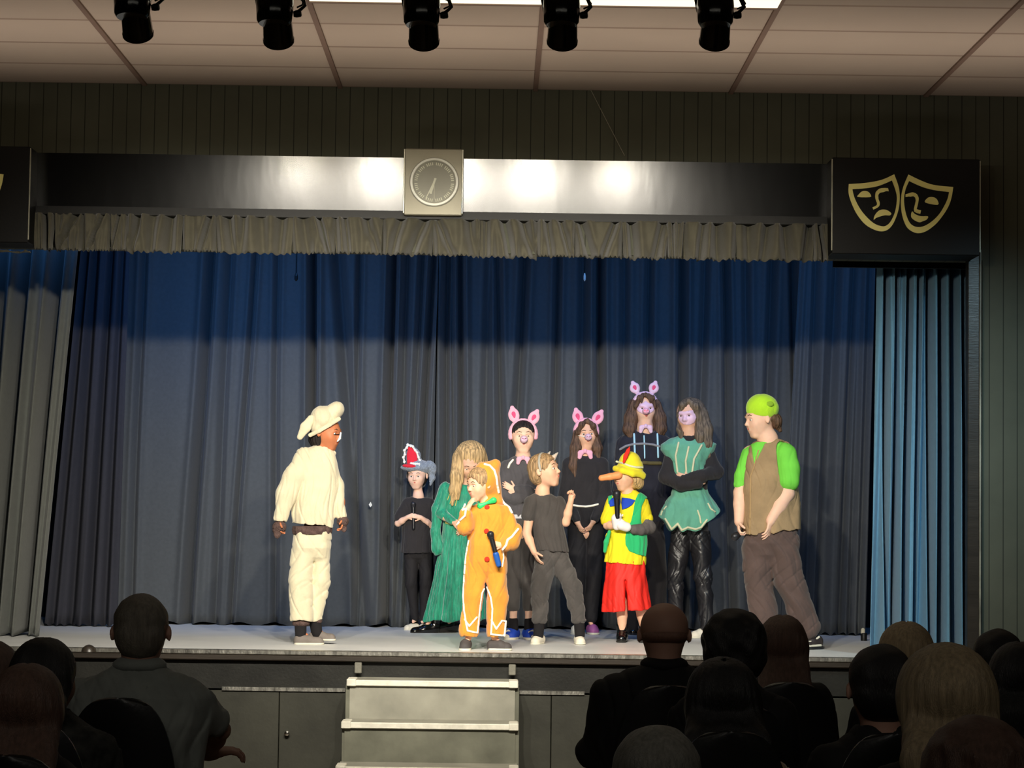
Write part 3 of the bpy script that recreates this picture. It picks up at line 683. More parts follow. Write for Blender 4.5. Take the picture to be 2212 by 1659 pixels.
# ------------------------------------------------------------------ heads, hands, feet, bodies
def head_prims(c, h, R, ears=True, w=1.0, nose=1.0):
    P = lambda x, y, z: c + R @ (np.array([x*w, y, z])*h)
    E = lambda x, y, z, r, **k: ell(P(x, y, z), np.array(r)*h*np.array([w, 1, 1]), R, **k)
    pr = [E(0, .13, -.06, (.345, .37, .42)), E(0, -.08, .06, (.29, .34, .33)), E(0, -.26, .12, (.215, .20, .23)),
          cap(P(-.06, -.43, .22), P(.06, -.43, .22), .065*h), E(-.15, -.10, .24, (.11, .12, .10)), E(.15, -.10, .24, (.11, .12, .10)),
          cap(P(-.13, .085, .335), P(.13, .085, .335), .045*h)]
    for sx_ in (-1, 1):
        q = E(sx_*.135, .01, .405, (.075, .05, .07)); q['op'] = '-'; pr.append(q)
    for q in pr[:7]: q['k'] = .10*h
    for q in pr[7:]: q['k'] = .05*h
    n1 = cap(P(0, .03, .355), P(0, -.115, .43*(1 if nose == 1 else 1)), .026*h, .043*h); n2 = ell(P(-.04, -.13, .39), (.032*h,)*3); n3 = ell(P(.04, -.13, .39), (.032*h,)*3)
    l1 = cap(P(-.065, -.225, .345), P(.065, -.225, .345), .024*h); l2 = cap(P(-.05, -.265, .34), P(.05, -.265, .34), .026*h)
    for q in (n1, n2, n3, l1, l2): q['k'] = .035*h
    pr += [n1, n2, n3, l1, l2]
    if ears:
        for sx_ in (-1, 1):
            Re = R @ rotm(yaw=sx_*-22)
            q = ell(P(sx_*.362, -.01, -.03), (.032*h, .108*h, .068*h), Re); q['k'] = .04*h; pr.append(q)
            q = ell(P(sx_*.392, 0, -.005), (.02*h, .055*h, .03*h), Re, op='-'); q['k'] = .02*h; pr.append(q)
    return pr
def hand_prims(w, d, n, side, curl, L, spread=.05, thumb=.6):
    """w wrist, d direction, n the way the palm faces, side +1/-1 picks the thumb side, curl in degrees per joint"""
    w = np.array(w, float); d = np.array(d, float)/np.linalg.norm(d); n = np.array(n, float); n = n-d*(n@d); n /= np.linalg.norm(n); x = np.cross(d, n)*side
    Rp = np.stack([x, d, n], 1)
    pr = [ell(w+d*.26*L, (.20*L, .29*L, .085*L), Rp), cap(w-d*.08*L, w+d*.10*L, .115*L, .13*L)]
    for q in pr: q['k'] = .10*L
    for i, (off, ln) in enumerate(((.145, .42), (.05, .47), (-.048, .44), (-.138, .35))):
        p = w+d*.46*L*(1-.06*abs(i-1))+x*off*L; a = math.radians(curl*(.45+.06*i)); sp = (1.5-i)*spread
        for j, f in enumerate((.45, .31, .24)):
            dd = (d*math.cos(a)+n*math.sin(a)) + x*sp; dd /= np.linalg.norm(dd)
            q2 = p+dd*ln*f*L; r0 = (.054-.006*j)*L
            c_ = cap(p, q2, max(r0, 1.15), max(r0-.004*L, 1.1)); c_['k'] = .012*L; pr.append(c_); p = q2; a += math.radians(curl)
    p = w+d*.10*L+x*.13*L; dd = d*.62+x*thumb+n*.35
    for j, f in enumerate((.20, .17, .13)):
        dd = dd/np.linalg.norm(dd); q2 = p+dd*f*L
        c_ = cap(p, q2, (.072-.008*j)*L, (.066-.008*j)*L); c_['k'] = .03*L; pr.append(c_); p = q2; dd = dd+d*.25+n*.25*(curl/40)
    return pr
def shoe_prims(heel, toe, h, w, ankle=None):
    """heel and toe points on the sole line, h height over the instep, w half width"""
    heel, toe = np.array(heel, float), np.array(toe, float); d = toe-heel; L = np.linalg.norm(d); d /= L; up = np.array([0, 1.0, 0])
    pr = [cap(heel+d*.14*L+up*h*.5, heel+d*.5*L+up*h*.50, h*.52, h*.50), cap(heel+d*.5*L+up*h*.46, toe-d*w*.9+up*h*.34, h*.44, h*.34), cap(heel+d*.12*L+up*h*.28, toe-d*w+up*h*.26, w*.82, w)]
    pr.append(half(heel+up*.0, (0, -1, 0)))
    return pr
FACE_M = {}
M_eye = mat('eye_white', (225, 220, 212), rough=.3, var=0, bump=0)
M_iris = mat('dark_iris', (50, 36, 26), rough=.2, var=0, bump=0)
M_lip = mat('lips', (205, 110, 100), rough=.5, var=0, bump=0)
M_browm = mat('eyebrow_hair', (95, 70, 50), rough=.9, var=0, bump=0)
def face_parts(f, c, h, R, lip=M_lip, brow=M_browm, open_=1.0, eyes=True, which=(-1, 1)):
    P = lambda x, y, z: c + R @ (np.array([x, y, z])*h)
    if eyes:
        for sx_ in which:
            e = f.part('eye', [ell(P(sx_*.135, .005, .325), (.058*h, .036*h*open_+.3, .045*h), R)], M_eye, k=.5, vox=.55)
            f.part('iris', [ell(P(sx_*.135, .004, .362), (.026*h, .028*h*open_+.2, .014*h), R)], M_iris, k=.5, vox=.4, parent=e)
            f.part('eyebrow', chain([P(sx_*.07, .120, .392), P(sx_*.14, .142, .378), P(sx_*.205, .115, .345)], [.012*h, .013*h, .009*h]), brow, k=.5, vox=.5)
    f.part('lips', chain([P(-.085, -.240, .345), P(0, -.235, .375), P(.085, -.240, .345)], [.014*h, .025*h, .014*h]), lip, k=1, vox=.55)
def body_prims(J, S):
    """J joints as points, S stature in pixels; returns one connected body"""
    pr = head_prims(J['head'], J['hh'], J['R'], J.get('ears', True), J.get('hw', 1.08))
    hd, nk = J['head'], J['neck']; g = J.get('girth', 1.0)
    base = hd + J['R'] @ np.array([0, -.22, -.10])*J['hh']
    q = cap(base, nk, .15*J['hh']*J.get('nkr', 1), .18*J['hh']*g*J.get('nkr', 1)); q['k'] = .12*J['hh']; pr.append(q)
    shL, shR, hpL, hpR = J['shL'], J['shR'], J['hpL'], J['hpR']; mid = (hpL+hpR)/2; ch = (shL+shR)/2
    T = [cap(shL, shR, .020*S*g, fl=.9), cap(nk, ch+(mid-ch)*.15, .03*S*g, .038*S*g), cap(ch+(mid-ch)*.2+(shL-ch)*.40, ch+(mid-ch)*.2+(shR-ch)*.40, .034*S*g, fl=.9),
         cap(ch+(mid-ch)*.3, mid, .040*S*g, .038*S*g), cap(hpL*.8+hpR*.2, hpR*.8+hpL*.2, .034*S*g, fl=.95)]
    for q in T: q['k'] = .03*S
    pr += T
    for sd in 'LR':
        if 'el'+sd in J:
            pr += chain([J['sh'+sd], J['el'+sd]], [.029*S*g, .022*S*g]); pr += chain([J['el'+sd], J['el'+sd]*.6+J['wr'+sd]*.4, J['wr'+sd]], [.022*S*g, .0215*S*g, .0145*S])
            if 'hd'+sd in J: pr += hand_prims(J['wr'+sd], *J['hd'+sd])
        if 'kn'+sd in J:
            pr += chain([J['hp'+sd], J['kn'+sd]], [.034*S*g, .022*S*g]); pr += chain([J['kn'+sd], J['kn'+sd]*.65+J['an'+sd]*.35, J['an'+sd]], [.022*S, .024*S*g, .016*S])
            if 'toe'+sd in J: pr += chain([J['an'+sd], J['an'+sd]*.6+J['toe'+sd]*.4+np.array([0, 2.0, 0])], [.015*S, .010*S])
    return pr
def wr(amp, sc=.05, seed=0, vert=.4):      # cloth wrinkles: soft waves with narrow creases
    r = random.Random(seed); k = sc*3.2
    T = [(r.uniform(.6, 1.4)*k*r.choice((-1, 1)), r.uniform(.15, .9)*k*vert*r.choice((-1, 1)), r.uniform(-.5, .5)*k, r.uniform(0, 6.28)) for _ in range(6)]
    def fn(X, Y, Z):
        wx = X + 7*np.sin(Y*k*.35+seed) + 4*np.sin(Z*k*.5+seed*2); wy = Y + 6*np.sin(X*k*.3+seed*1.7)
        o = 0
        for i, (a, b_, c, p) in enumerate(T):
            s_ = np.sin(wx*a+wy*b_+Z*c+p)
            o = o + (s_*.5 if i < 3 else 1.0*np.exp(-(s_*3.2)**2)*(.5+.5*np.sin(wy*k*.4+p*3)))
        return amp*o*.75
    return fn
def strands(c, n, amp, seed=0, wave=.08):   # combed strands falling around the vertical axis through c
    def fn(X, Y, Z):
        th = np.arctan2(Z-c[2], X-c[0])
        return amp*(np.sin(th*n+seed+1.2*np.sin(Y*wave+seed))+.5*np.sin(th*n*1.9+2*seed+np.sin(Y*wave*1.7)))/1.5
    return fn

def skin(name, rgb): return mat(name, rgb, rough=.55, var=.04, vs=18, bump=.03, bs=120, sss=.12)
M_sk = skin('fair_skin', (236, 186, 156)); M_sk2 = skin('pale_skin', (240, 196, 172)); M_tan = skin('painted_brown_face', (196, 122, 84))
def hairm(name, rgb, var=.6): return mat(name, rgb, rough=.5, var=var, vs=8, bump=.5, bs=40, spec=.4, stretch=(14, 14, 1.1))
M_blond = hairm('blonde_hair', (205, 170, 118)); M_dkblond = hairm('dark_blonde_hair', (172, 140, 102)); M_brown = hairm('brown_hair', (96, 72, 56)); M_black_h = hairm('black_hair', (34, 28, 26))
M_tee = mat('black_cotton', (44, 41, 42), rough=.9, sheen=.15, bs=200); M_char = mat('charcoal_cotton', (72, 68, 66), rough=.9, sheen=.15, bs=200)
M_jog = mat('faded_black_fleece', (78, 74, 72), rough=.95, sheen=.2, bs=160); M_legg = mat('black_leggings', (34, 32, 34), rough=.8, bs=200)
M_whiteS = mat('white_trainer', (225, 218, 200), rough=.5, var=.06, bump=.05); M_blackS = mat('black_patent_shoe', (14, 13, 14), rough=.15, var=0, bump=0, spec=.7)
M_greyS = mat('grey_suede_shoe', (120, 112, 106), rough=.8, var=.15); M_sole = mat('pale_rubber_sole', (220, 215, 196), rough=.6, var=.05)
M_sock = mat('black_sock', (30, 28, 30), rough=.95)
M_pink = mat('pink_felt', (246, 178, 200), rough=.9, var=.04, sheen=.3); M_dpink = mat('deep_pink_felt', (228, 84, 128), rough=.9, var=.05); M_lilac = mat('lilac_pink_plastic', (232, 196, 218), rough=.4, var=.04)
M_mic = mat('black_microphone', (26, 26, 30), rough=.35, var=0, bump=0, spec=.6); M_mesh = mat('dark_mic_mesh', (60, 60, 64), rough=.4, metal=.6, var=.2, vs=80)

def stage_fig(u0, v0, label, group=None, vox=1.4, foot=None):
    return Fig('person', u0, v0, on_z(u0, v0, STZ), label, 'person', group, vox)
def microphone(f, a, b_, r, label, band=None, head_at=0):
    """a = mesh head end, b = tail end; a thing of its own"""
    a, b_ = np.array(a, float), np.array(b_, float); d = (b_-a); L = np.linalg.norm(d); d /= L
    p = f.pt(a); e = empty('microphone', p, label, 'microphone', 'hand microphones')
    def sub(name, prims, m, vx=.6):
        D, lo = field(prims, vx, .8); V, F = surface_nets(D, lo, vx); W = f.world(V)
        o = np_mesh(name, W, F, m); o.parent = e; o.location = f.base - e.location; return o
    sub('handle', chain([a+d*r*1.6, b_-d*r*.6], [r*.82, r*.62]), M_mic)
    sub('mic_head', [ell(a+d*r*.9, (r*1.12,)*3), cap(a+d*r*1.2, a+d*r*1.9, r*1.05, r*.9)], M_mesh)
    if band: sub('grip_band', [cap(a+d*L*.62, a+d*L*.9, r*.95, r*.85)], band)
    return e
def shoe(f, heel, toe, h, w, m, sole=M_sole, laces=None, parent=None, name='shoe'):
    s = f.part(name, shoe_prims(heel, toe, h, w), m, k=3, vox=1.1)
    heel, toe = np.array(heel, float), np.array(toe, float); d = (toe-heel)/np.linalg.norm(toe-heel)
    if sole: f.part('sole', [cap(heel+d*w*.9+(0, h*.10, 0), toe-d*w+(0, h*.10, 0), w*.98, w*1.08), half(heel+(0, h*.2, 0), (0, 1, 0)), half(heel-(0, 0.0, 0), (0, -1, 0))], sole, k=1, vox=.9, parent=s)
    return s

# ------------------------------------------------------------------ costumes shared by several children
def D3(du, dv, dt=0.0): return np.array([du, -dv, dt], float)
def pig_band(f, c, h, R, earL, earR, roll=(-18, 28), m=M_pink, inner=M_dpink, sz=(14, 19)):
    """felt headband with two pig ears: ear centres are given as points"""
    P = lambda x, y, z: c + R @ (np.array([x, y, z])*h)
    arc = [P(.39*math.cos(a), .06+.43*math.sin(a), .02) for a in np.linspace(math.radians(-12), math.radians(192), 16)]
    b = f.part('ear_headband', [cap(arc[i]*1.0, arc[i+1]*1.0, .075*h, fl=1.3) for i in range(15)], m, k=1, vox=.9)
    for e, rl in ((earL, roll[0]), (earR, roll[1])):
        Re = rotm(roll=rl)
        q = f.part('pig_ear', [ell(e+D3(0, 2), (sz[0]*.86, sz[1]*.8, 3.6), Re), cap(e+Re@np.array([0, sz[1]*.2, 0]), e+Re@np.array([0, sz[1]*.78, 0]), sz[0]*.72, sz[0]*.34, fl=.35), cap(e+Re@np.array([0, -sz[1]*.9, 0]), e, sz[0]*.4, sz[0]*.7, fl=.4),
            dict(ell(e+D3(0, 2, 5), (sz[0]*.5, sz[1]*.55, 3.6), Re), op='-')], m, k=2.5, vox=.9, parent=b)
        f.part('ear_lining', [cap(e+Re@np.array([0, -sz[1]*.35, 1.6]), e+Re@np.array([0, sz[1]*.12, 1.6]), sz[0]*.20, sz[0]*.42, fl=.25)], inner, k=1, vox=.7, parent=q)
def pig_snout(f, c, h, R, m=M_lilac, strap=False):
    P = lambda x, y, z: c + R @ (np.array([x, y, z])*h)
    s = f.part('pig_snout', [cap(P(0, -.10, .40), P(0, -.10, .50), .125*h, .115*h), dict(cap(P(-.045, -.10, .53), P(-.045, -.10, .60), .03*h), op='-'), dict(cap(P(.045, -.10, .53), P(.045, -.10, .60), .03*h), op='-')], m, k=1.2, vox=.7)
    if strap: f.part('elastic_strap', chain([P(-.10, -.09, .44), P(-.33, -.02, .22), P(-.41, .03, -.05)], [.018*h]*3), M_white, k=.6, vox=.7)
    return s
def felt_bow(f, c, w, h, m=M_pink, droop=.7):
    """bow tie of two drooping lobes under the chin"""
    return f.part('bow_tie', [chain([c, c+D3(-w*.45, h*.25, 2), c+D3(-w*.55, h*droop, 2)], [3, w*.27, w*.20], fl=.5), chain([c, c+D3(w*.45, h*.25, 2), c+D3(w*.55, h*droop, 2)], [3, w*.27, w*.20], fl=.5), ell(c+D3(0, 1, 2), (4, 5, 4))], m, k=2, vox=.9)
def cap_hair(c, h, R, back=0, grow=1.05, fringe=.16, w=1.0):
    """short hair hugging the skull, open at the face"""
    P = lambda x, y, z: c + R @ (np.array([x, y, z])*h)
    return [ell(P(0, .155, -.06), np.array([.37*w, .385, .445])*h*grow, R), ell(P(0, -.05, -.20), np.array([.34*w, .33, .30])*h*grow, R),
            dict(ell(P(0, -.12, .36), np.array([.31*w, .36+fringe*.2, .40])*h, R), op='-', k=.05*h), dict(ell(P(-.36*w, -.06, .04), np.array([.09, .12, .12])*h, R), op='-', k=.03*h), dict(ell(P(.36*w, -.06, .04), np.array([.09, .12, .12])*h, R), op='-', k=.03*h)]

# ------------------------------------------------------------------ 1. person in the cream costume, facing right
f = stage_fig(676, 1391, 'person in baggy cream top and trousers with a puffy cream hat, facing the children', 'performers on the stage')
S = 500; R = rotm(yaw=66, pitch=6); c = V3(703, 938, 0)
J = dict(head=c, hh=76, R=R, neck=V3(690, 978), shL=V3(652, 994, 18), shR=V3(706, 994, -14), elL=V3(622, 1056, 28), wrL=V3(608, 1126, 34), elR=V3(729, 1062, -8), wrR=V3(737, 1122, 2),
         hdL=(D3(-.02, 1, .15), D3(1, 0, .2), 1, 34, 38), hdR=(D3(.02, 1, .25), D3(-1, 0, .3), -1, 34, 36),
         hpL=V3(657, 1160, 8), hpR=V3(694, 1160, -6), knL=V3(651, 1260, 12), knR=V3(689, 1262, -6), anL=V3(650, 1368, 10), anR=V3(681, 1362, -10), toeL=V3(682, 1384, 18), toeR=V3(708, 1378, -6))
body = f.part('body', body_prims(J, S), M_tan, k=4)
face_parts(f, c, 76, R, which=(-1, 1), lip=mat('dark_lips', (170, 84, 66), var=0, bump=0))
f.part('hair', [ell(V3(690, 944, -4), (24, 27, 26)), cap(V3(684, 950, 2), V3(690, 974, 6), 15, 9), cap(V3(676, 952, -6), V3(684, 970, -6), 13, 9), dict(ell(V3(718, 950, 14), (18, 32, 24)), op='-'), dict(ell(V3(724, 950, -6), (19, 34, 34)), op='-')], M_black_h, k=4, disp=strands(V3(690, 944), 16, 1.0))
M_cream = mat('cream_fleece', (216, 206, 176), rough=.95, var=.05, vs=14, bump=.2, bs=120, sheen=.4); M_fur = mat('dark_brown_fur', (88, 70, 66), rough=1, var=.35, vs=40, bump=.6, bs=120)
hp = V3(701, 928, 0); ht = f.part('puffy_hat', [ell(V3(698, 909, 0), (30, 29, 36), rotm(roll=-24)), ell(V3(691, 900, 2), (21, 20, 28)), ell(V3(726, 886, 2), (16.5, 16.5, 20)), ell(V3(716, 893, 0), (18, 18, 24)), ell(V3(685, 926, 0), (17, 19, 30)), dict(cap(V3(664, 957, 0), V3(744, 911, 0), 8, 8), op='-', k=2), half(V3(700, 929.5, 0), D3(35, 66, 0))], M_cream, k=6, disp=wr(.9, .06, 3))
f.part('hat_band', chain([V3(670, 943, 24), V3(690, 934, 33), V3(712, 921, 33), V3(731, 908, 20)], [4.5]*4, fl=.6), M_cream, k=2, vox=1.1, parent=ht)
f.part('ear_flap', [chain([V3(671, 908, 22), V3(660, 926, 26), V3(648, 947, 26)], [8, 11.5, 6.5], fl=.55)], M_cream, k=3, vox=1.2, parent=ht)
gl = f.part('glasses', chain([V3(735, 938, 16), V3(733, 950, 18), V3(728, 956, 19)], [1.8, 2.6, 1.6]), mat('clear_lens', (225, 235, 235), rough=.1, var=0, bump=0), k=1, vox=.7)
f.part('temple_arm', chain([V3(733, 941, 17), V3(714, 942, 26)], [.9, .9]), M_black, k=.5, vox=.6, parent=gl)
f.part('tunic', [loft([(964, 692, 15, 0, 15), (969, 690, 26, 0, 21), (980, 684, 41, 0, 28), (1005, 682, 45, 0, 34), (1060, 682, 47, 0, 38), (1110, 676, 45, 0, 40), (1142, 674, 42, 0, 38)], rip=.035, rn=7),
     chain([V3(656, 990, 16), V3(636, 1030, 26), V3(620, 1070, 31), V3(608, 1122, 35)], [21, 22, 20, 15.5], fl=.9), chain([V3(702, 992, -8), V3(722, 1050, -6), V3(737, 1116, 2)], [19, 17, 12.5]), half(V3(608, 1129, 0), D3(-.1, 1))], M_cream, k=7, disp=wr(2.4, .035, 1), keep='tunic')
f.part('waist_band', [loft([(1138, 673, 42, 0, 38), (1147, 673, 43.5, 0, 39), (1156, 673, 41, 0, 37)], rip=.02, rn=14)], M_fur, k=2)
for nm, a, r in (('fur_cuff', V3(606, 1140, 36), (15, 14, 14)), ('fur_cuff', V3(739, 1128, 3), (13, 12, 12))):
    f.part(nm, [ell(a, r)], M_fur, k=2, vox=1.3, disp=lambda X, Y, Z: 1.3*np.sin(X*.9)*np.sin(Y*.8)*np.sin(Z*.9))
f.part('fur_glove_back', [cap(V3(603, 1148, 38), V3(602, 1158, 40), 12, 7, fl=.7)], M_fur, k=2, vox=1.3, disp=lambda X, Y, Z: 1.2*np.sin(X*.9)*np.sin(Y*.9)*np.sin(Z*.9))
f.part('fur_glove_back', [cap(V3(739, 1136, 4), V3(742, 1146, 5), 9, 6, fl=.7)], M_fur, k=2, vox=1.3, disp=lambda X, Y, Z: 1.2*np.sin(X*.9)*np.sin(Y*.9)*np.sin(Z*.9))
f.part('trousers', [loft([(1146, 673, 40, 0, 34), (1165, 673, 43, 0, 37), (1185, 672, 43, 2, 36), (1205, 671, 38, 2, 24), (1216, 671, 32, 2, 10)], rip=.02), chain([V3(655, 1180, 8), V3(650, 1255, 14), V3(651, 1334, 12)], [27, 26, 23.5], fl=.95), chain([V3(692, 1180, -6), V3(691, 1255, -6), V3(681, 1334, -10)], [21, 21, 17], fl=.95), half(V3(650, 1341, 0), D3(0, 1))], M_cream, k=5, disp=wr(2.6, .035, 2, .7), keep='tr')
for a, r in ((V3(651, 1346, 11), 19), (V3(681, 1342, -10), 14)):
    f.part('fur_ankle_band', [ell(a, (r, 8.5, r*.9))], M_fur, k=2, vox=1.3, disp=lambda X, Y, Z: 1.1*np.sin(X*.9)*np.sin(Y*.8)*np.sin(Z*.9))
for a, b in ((V3(650, 1348, 11), V3(651, 1376, 14)), (V3(680, 1346, -10), V3(684, 1370, -8))): f.part('sock', [cap(a, b, 13, 12)], M_sock, k=2)
shoe(f, V3(638, 1391, 16), V3(701, 1391, 26), 20, 11, M_greyS); shoe(f, V3(668, 1384, -12), V3(724, 1384, -2), 19, 10, M_greyS)

# ------------------------------------------------------------------ 2. small child in the wolf hat
f = stage_fig(904, 1361, 'person, small child in black wearing a grey wolf hat, holding a microphone', 'performers on the stage')
S = 320; R = rotm(yaw=-12, pitch=4); c = V3(900, 1030, 0)
J = dict(head=c, hh=56, R=R, neck=V3(903, 1074), shL=V3(880, 1090, 0), shR=V3(924, 1090, 0), elL=V3(860, 1132, 10), wrL=V3(881, 1119, 26), elR=V3(931, 1136, 8), wrR=V3(910, 1120, 26),
         hdL=(D3(.85, -.35, .3), D3(.3, .1, -1), -1, 55, 27), hdR=(D3(-.85, -.25, .35), D3(-.3, .1, -1), 1, 55, 27),
         hpL=V3(889, 1196, 0), hpR=V3(916, 1196, 0), knL=V3(890, 1262, 4), knR=V3(917, 1262, 0), anL=V3(896, 1338, 0), anR=V3(913, 1340, -4), toeL=V3(888, 1356, 10), toeR=V3(912, 1356, 6))
f.part('body', body_prims(J, S), M_sk2, k=3, vox=1.4)
face_parts(f, c, 56, R)
M_plush = mat('grey_plush', (138, 148, 160), rough=1, var=.25, vs=60, bump=.6, bs=150, sheen=.4); M_red = mat('red_felt', (222, 40, 58), rough=.9, var=.06, sheen=.2)
fuzz = lambda a: (lambda X, Y, Z: a*np.sin(X*.8+Y*.3)*np.sin(Y*.9)*np.sin(Z*.8))
ht = f.part('wolf_hat', [ell(V3(903, 1012, -6), (25, 17, 28)), ell(V3(887, 1013, 12), (22, 8, 15), rotm(roll=4)), chain([V3(894, 1006, -4), V3(891, 985, -8), V3(886, 970, -8)], [17, 15, 8.5], fl=.55), ell(V3(914, 1012, -2), (16, 12, 18)),
     cap(V3(905, 1020, -22), V3(908, 1046, -22), 16, 10), dict(ell(V3(899, 1040, 16), (17, 19, 26)), op='-')], M_plush, k=6, disp=fuzz(.9), keep='hat')
f.part('red_mouth', [chain([V3(890, 1000, 6), V3(889, 984, 3), V3(885, 972, 1)], [12, 11, 6], fl=.4), ell(V3(884, 1009, 22), (15, 4.5, 7), rotm(roll=4))], M_red, k=3, vox=1.1, parent=ht)
zz = [(873, 1000), (871, 990), (874, 984), (873, 975), (878, 969), (880, 963), (886, 965), (891, 967), (896, 975), (900, 980), (903, 990), (906, 997), (906, 1004)]
f.part('felt_teeth', [cap(V3(a, b, 6), V3(a+(890-a)*.12, b+(988-b)*.12, 7), 3.4, 1.2, fl=.5) for a, b in zz]+chain([V3(a, b, 5) for a, b in zz], [2.1]*len(zz), .6)+[cap(V3(888+i*4.4, 1003+i*.4, 19), V3(888+i*4.4, 1009, 21), 2.6, .9) for i in range(5)], M_white, k=1, vox=.8, parent=ht)
for sd in (-1, 1): f.part('felt_eye', [ell(V3(893+sd*7, 1016, 21), (3.4, 2.2, 2))], M_black, k=1, vox=.7, parent=ht)
f.part('fluffy_ear', [ell(V3(926, 1008, 2), (12, 11, 10)), ell(V3(933, 1014, 0), (9, 12, 9)), chain([V3(930, 1018, 0), V3(933, 1034, 0), V3(929, 1049, 2)], [8, 6, 2.5])], M_plush, k=4, disp=fuzz(1.2), parent=ht)
f.part('hair', [ell(V3(901, 1028, -8), (23, 26, 24)), dict(ell(V3(899, 1038, 16), (18, 26, 26)), op='-'), cap(V3(882, 1026, 6), V3(881, 1042, 6), 4, 2)], M_black_h, k=3, disp=strands(V3(901, 1030), 14, .8))
f.part('t_shirt', [loft([(1074, 903, 14, 0, 12), (1080, 903, 24, 0, 16), (1090, 903, 31, 0, 20), (1130, 901, 32, 0, 24), (1196, 900, 35, 0, 27)], rip=.03), chain([V3(880, 1091, 0), V3(863, 1119, 7)], [14, 13]), chain([V3(925, 1091, 0), V3(935, 1122, 6)], [14, 13]), dict(ell(V3(903, 1070, 3), (15, 9, 16)), op='-'), ], M_tee, k=5, disp=wr(1.0, .05, 4))
f.part('leggings', [loft([(1190, 902, 31, 0, 24), (1206, 902, 28, 0, 17), (1216, 902, 22, 0, 8)]), chain([V3(888, 1205, 0), V3(889, 1262, 3), V3(896, 1334, 0)], [16, 12.5, 8.5]), chain([V3(918, 1205, 0), V3(919, 1262, 0), V3(914, 1336, -4)], [16, 12.5, 8.5])], M_legg, k=4, disp=wr(.7, .05, 5))
shoe(f, V3(903, 1361, -6), V3(874, 1361, 12), 14, 8, M_whiteS); shoe(f, V3(916, 1361, -10), V3(908, 1361, 12), 13, 7.5, M_whiteS)
microphone(f, V3(893, 1086, 24), V3(894, 1146, 28), 5.2, 'black microphone held in both hands under the chin by the child in the wolf hat')

# ------------------------------------------------------------------ 3. girl in the green velvet gown, head bent
f = stage_fig(985, 1367, 'person with long blonde hair in a long green velvet gown, head bent', 'performers on the stage')
S = 400; R = rotm(yaw=8, pitch=34, roll=-2); c = V3(1014, 1003, 12)
J = dict(head=c, hh=68, R=R, neck=V3(1004, 1046, -4), shL=V3(966, 1056, 0), shR=V3(1034, 1058, -6), elL=V3(953, 1112, 14), wrL=V3(978, 1128, 36), elR=V3(1040, 1116, 4), wrR=V3(1010, 1142, 30),
         hdL=(D3(.95, .2, .1), D3(0, .3, -1), -1, 30, 34), hdR=(D3(-.9, .35, .2), D3(0, .2, -1), 1, 30, 34),
         hpL=V3(975, 1190, 0), hpR=V3(1005, 1190, 0), knL=V3(955, 1270, 5), knR=V3(1000, 1270, 0), anL=V3(934, 1345, 6), anR=V3(975, 1340, -10), toeL=V3(906, 1360, 18), toeR=V3(962, 1356, 8), ears=False)
f.part('body', body_prims(J, S), M_sk, k=3.5, vox=1.5)
face_parts(f, c, 68, R, open_=.4)
f.part('hair', [ell(V3(1016, 988, 6), (34, 35, 36)), chain([V3(992, 992, 16), V3(985, 1030, 26), V3(980, 1060, 28), V3(977, 1092, 28)], [15, 12, 9.5, 3], fl=.8), chain([V3(1000, 1000, 22), V3(994, 1035, 30), V3(989, 1080, 30)], [13, 8, 3], fl=.8), chain([V3(1038, 996, 6), V3(1048, 1024, 4), V3(1050, 1046, 0)], [14, 13, 6], fl=.8),
      chain([V3(1024, 1000, -14), V3(1030, 1050, -18)], [28, 16]), dict(ell(V3(1014, 1030, 42), (15, 22, 22)), op='-', k=6), dict(cap(V3(1016, 960, 30), V3(1016, 985, 46), 1.6), op='-', k=3)], M_blond, k=7, vox=1.4, disp=strands(V3(1016, 990, 2), 26, .9, 2, .03))
M_velv = mat('green_crushed_velvet', (22, 142, 108), rough=.45, var=.35, vs=16, bump=.35, bs=50, sheen=.7, stretch=(5, 5, .7)); M_goldt = mat('gold_braid', (205, 195, 110), rough=.5, var=.2)
f.part('gown', [loft([(1046, 1003, 20, 0, 15), (1054, 1001, 36, 0, 20), (1070, 999, 40, 2, 24), (1100, 995, 36, 3, 26), (1131, 990, 31, 2, 24), (1170, 990, 38, 2, 30), (1240, 990, 48, 0, 38), (1300, 987, 58, 0, 44), (1341, 984, 63, 0, 48)], rip=.09, rn=11, hem=lambda dx, dz: 3*np.sin(dx*.12)),
     dict(ell(V3(1006, 1040, 8), (14, 9, 18)), op='-')], M_velv, k=5, vox=1.8, keep='gown', disp=wr(.9, .06, 7, .3))
f.part('inner_sleeve', [chain([V3(966, 1060, 2), V3(953, 1110, 14), V3(978, 1127, 35)], [15, 12.5, 8])], M_velv, k=4, disp=wr(.8, .08, 8))
f.part('inner_sleeve', [chain([V3(1034, 1060, -4), V3(1040, 1114, 4), V3(1013, 1140, 28)], [15, 12, 8])], M_velv, k=4, disp=wr(.8, .08, 9))
f.part('hanging_sleeve', [chain([V3(962, 1058, 4), V3(946, 1100, 10), V3(941, 1150, 12), V3(947, 1188, 12)], [15, 13, 10, 15], fl=.7), cap(V3(938, 1150, 12), V3(940, 1186, 12), 8, 7), half(V3(950, 1199, 0), D3(.30, 1))], M_velv, k=5, disp=wr(1.4, .07, 10, .2), keep='slv')
for i, (a, b) in enumerate([((972, 1058), (965, 1086)), ((978, 1060), (972, 1090)), ((986, 1066), (984, 1094)), ((1028, 1066), (1030, 1088))]):
    f.trim('gold_braid', 'gown', [a, ((a[0]+b[0])/2+2, (a[1]+b[1])/2), b], 1.1, M_goldt)
f.trim('gold_belt', 'gown', [(963, 1131), (975, 1134), (990, 1134), (1008, 1131)], 1.6, M_goldt)
f.part('cuff_braid', [cap(V3(973, 1124, 31), V3(975, 1133, 33), 2.2)], M_goldt, k=1, vox=.8)
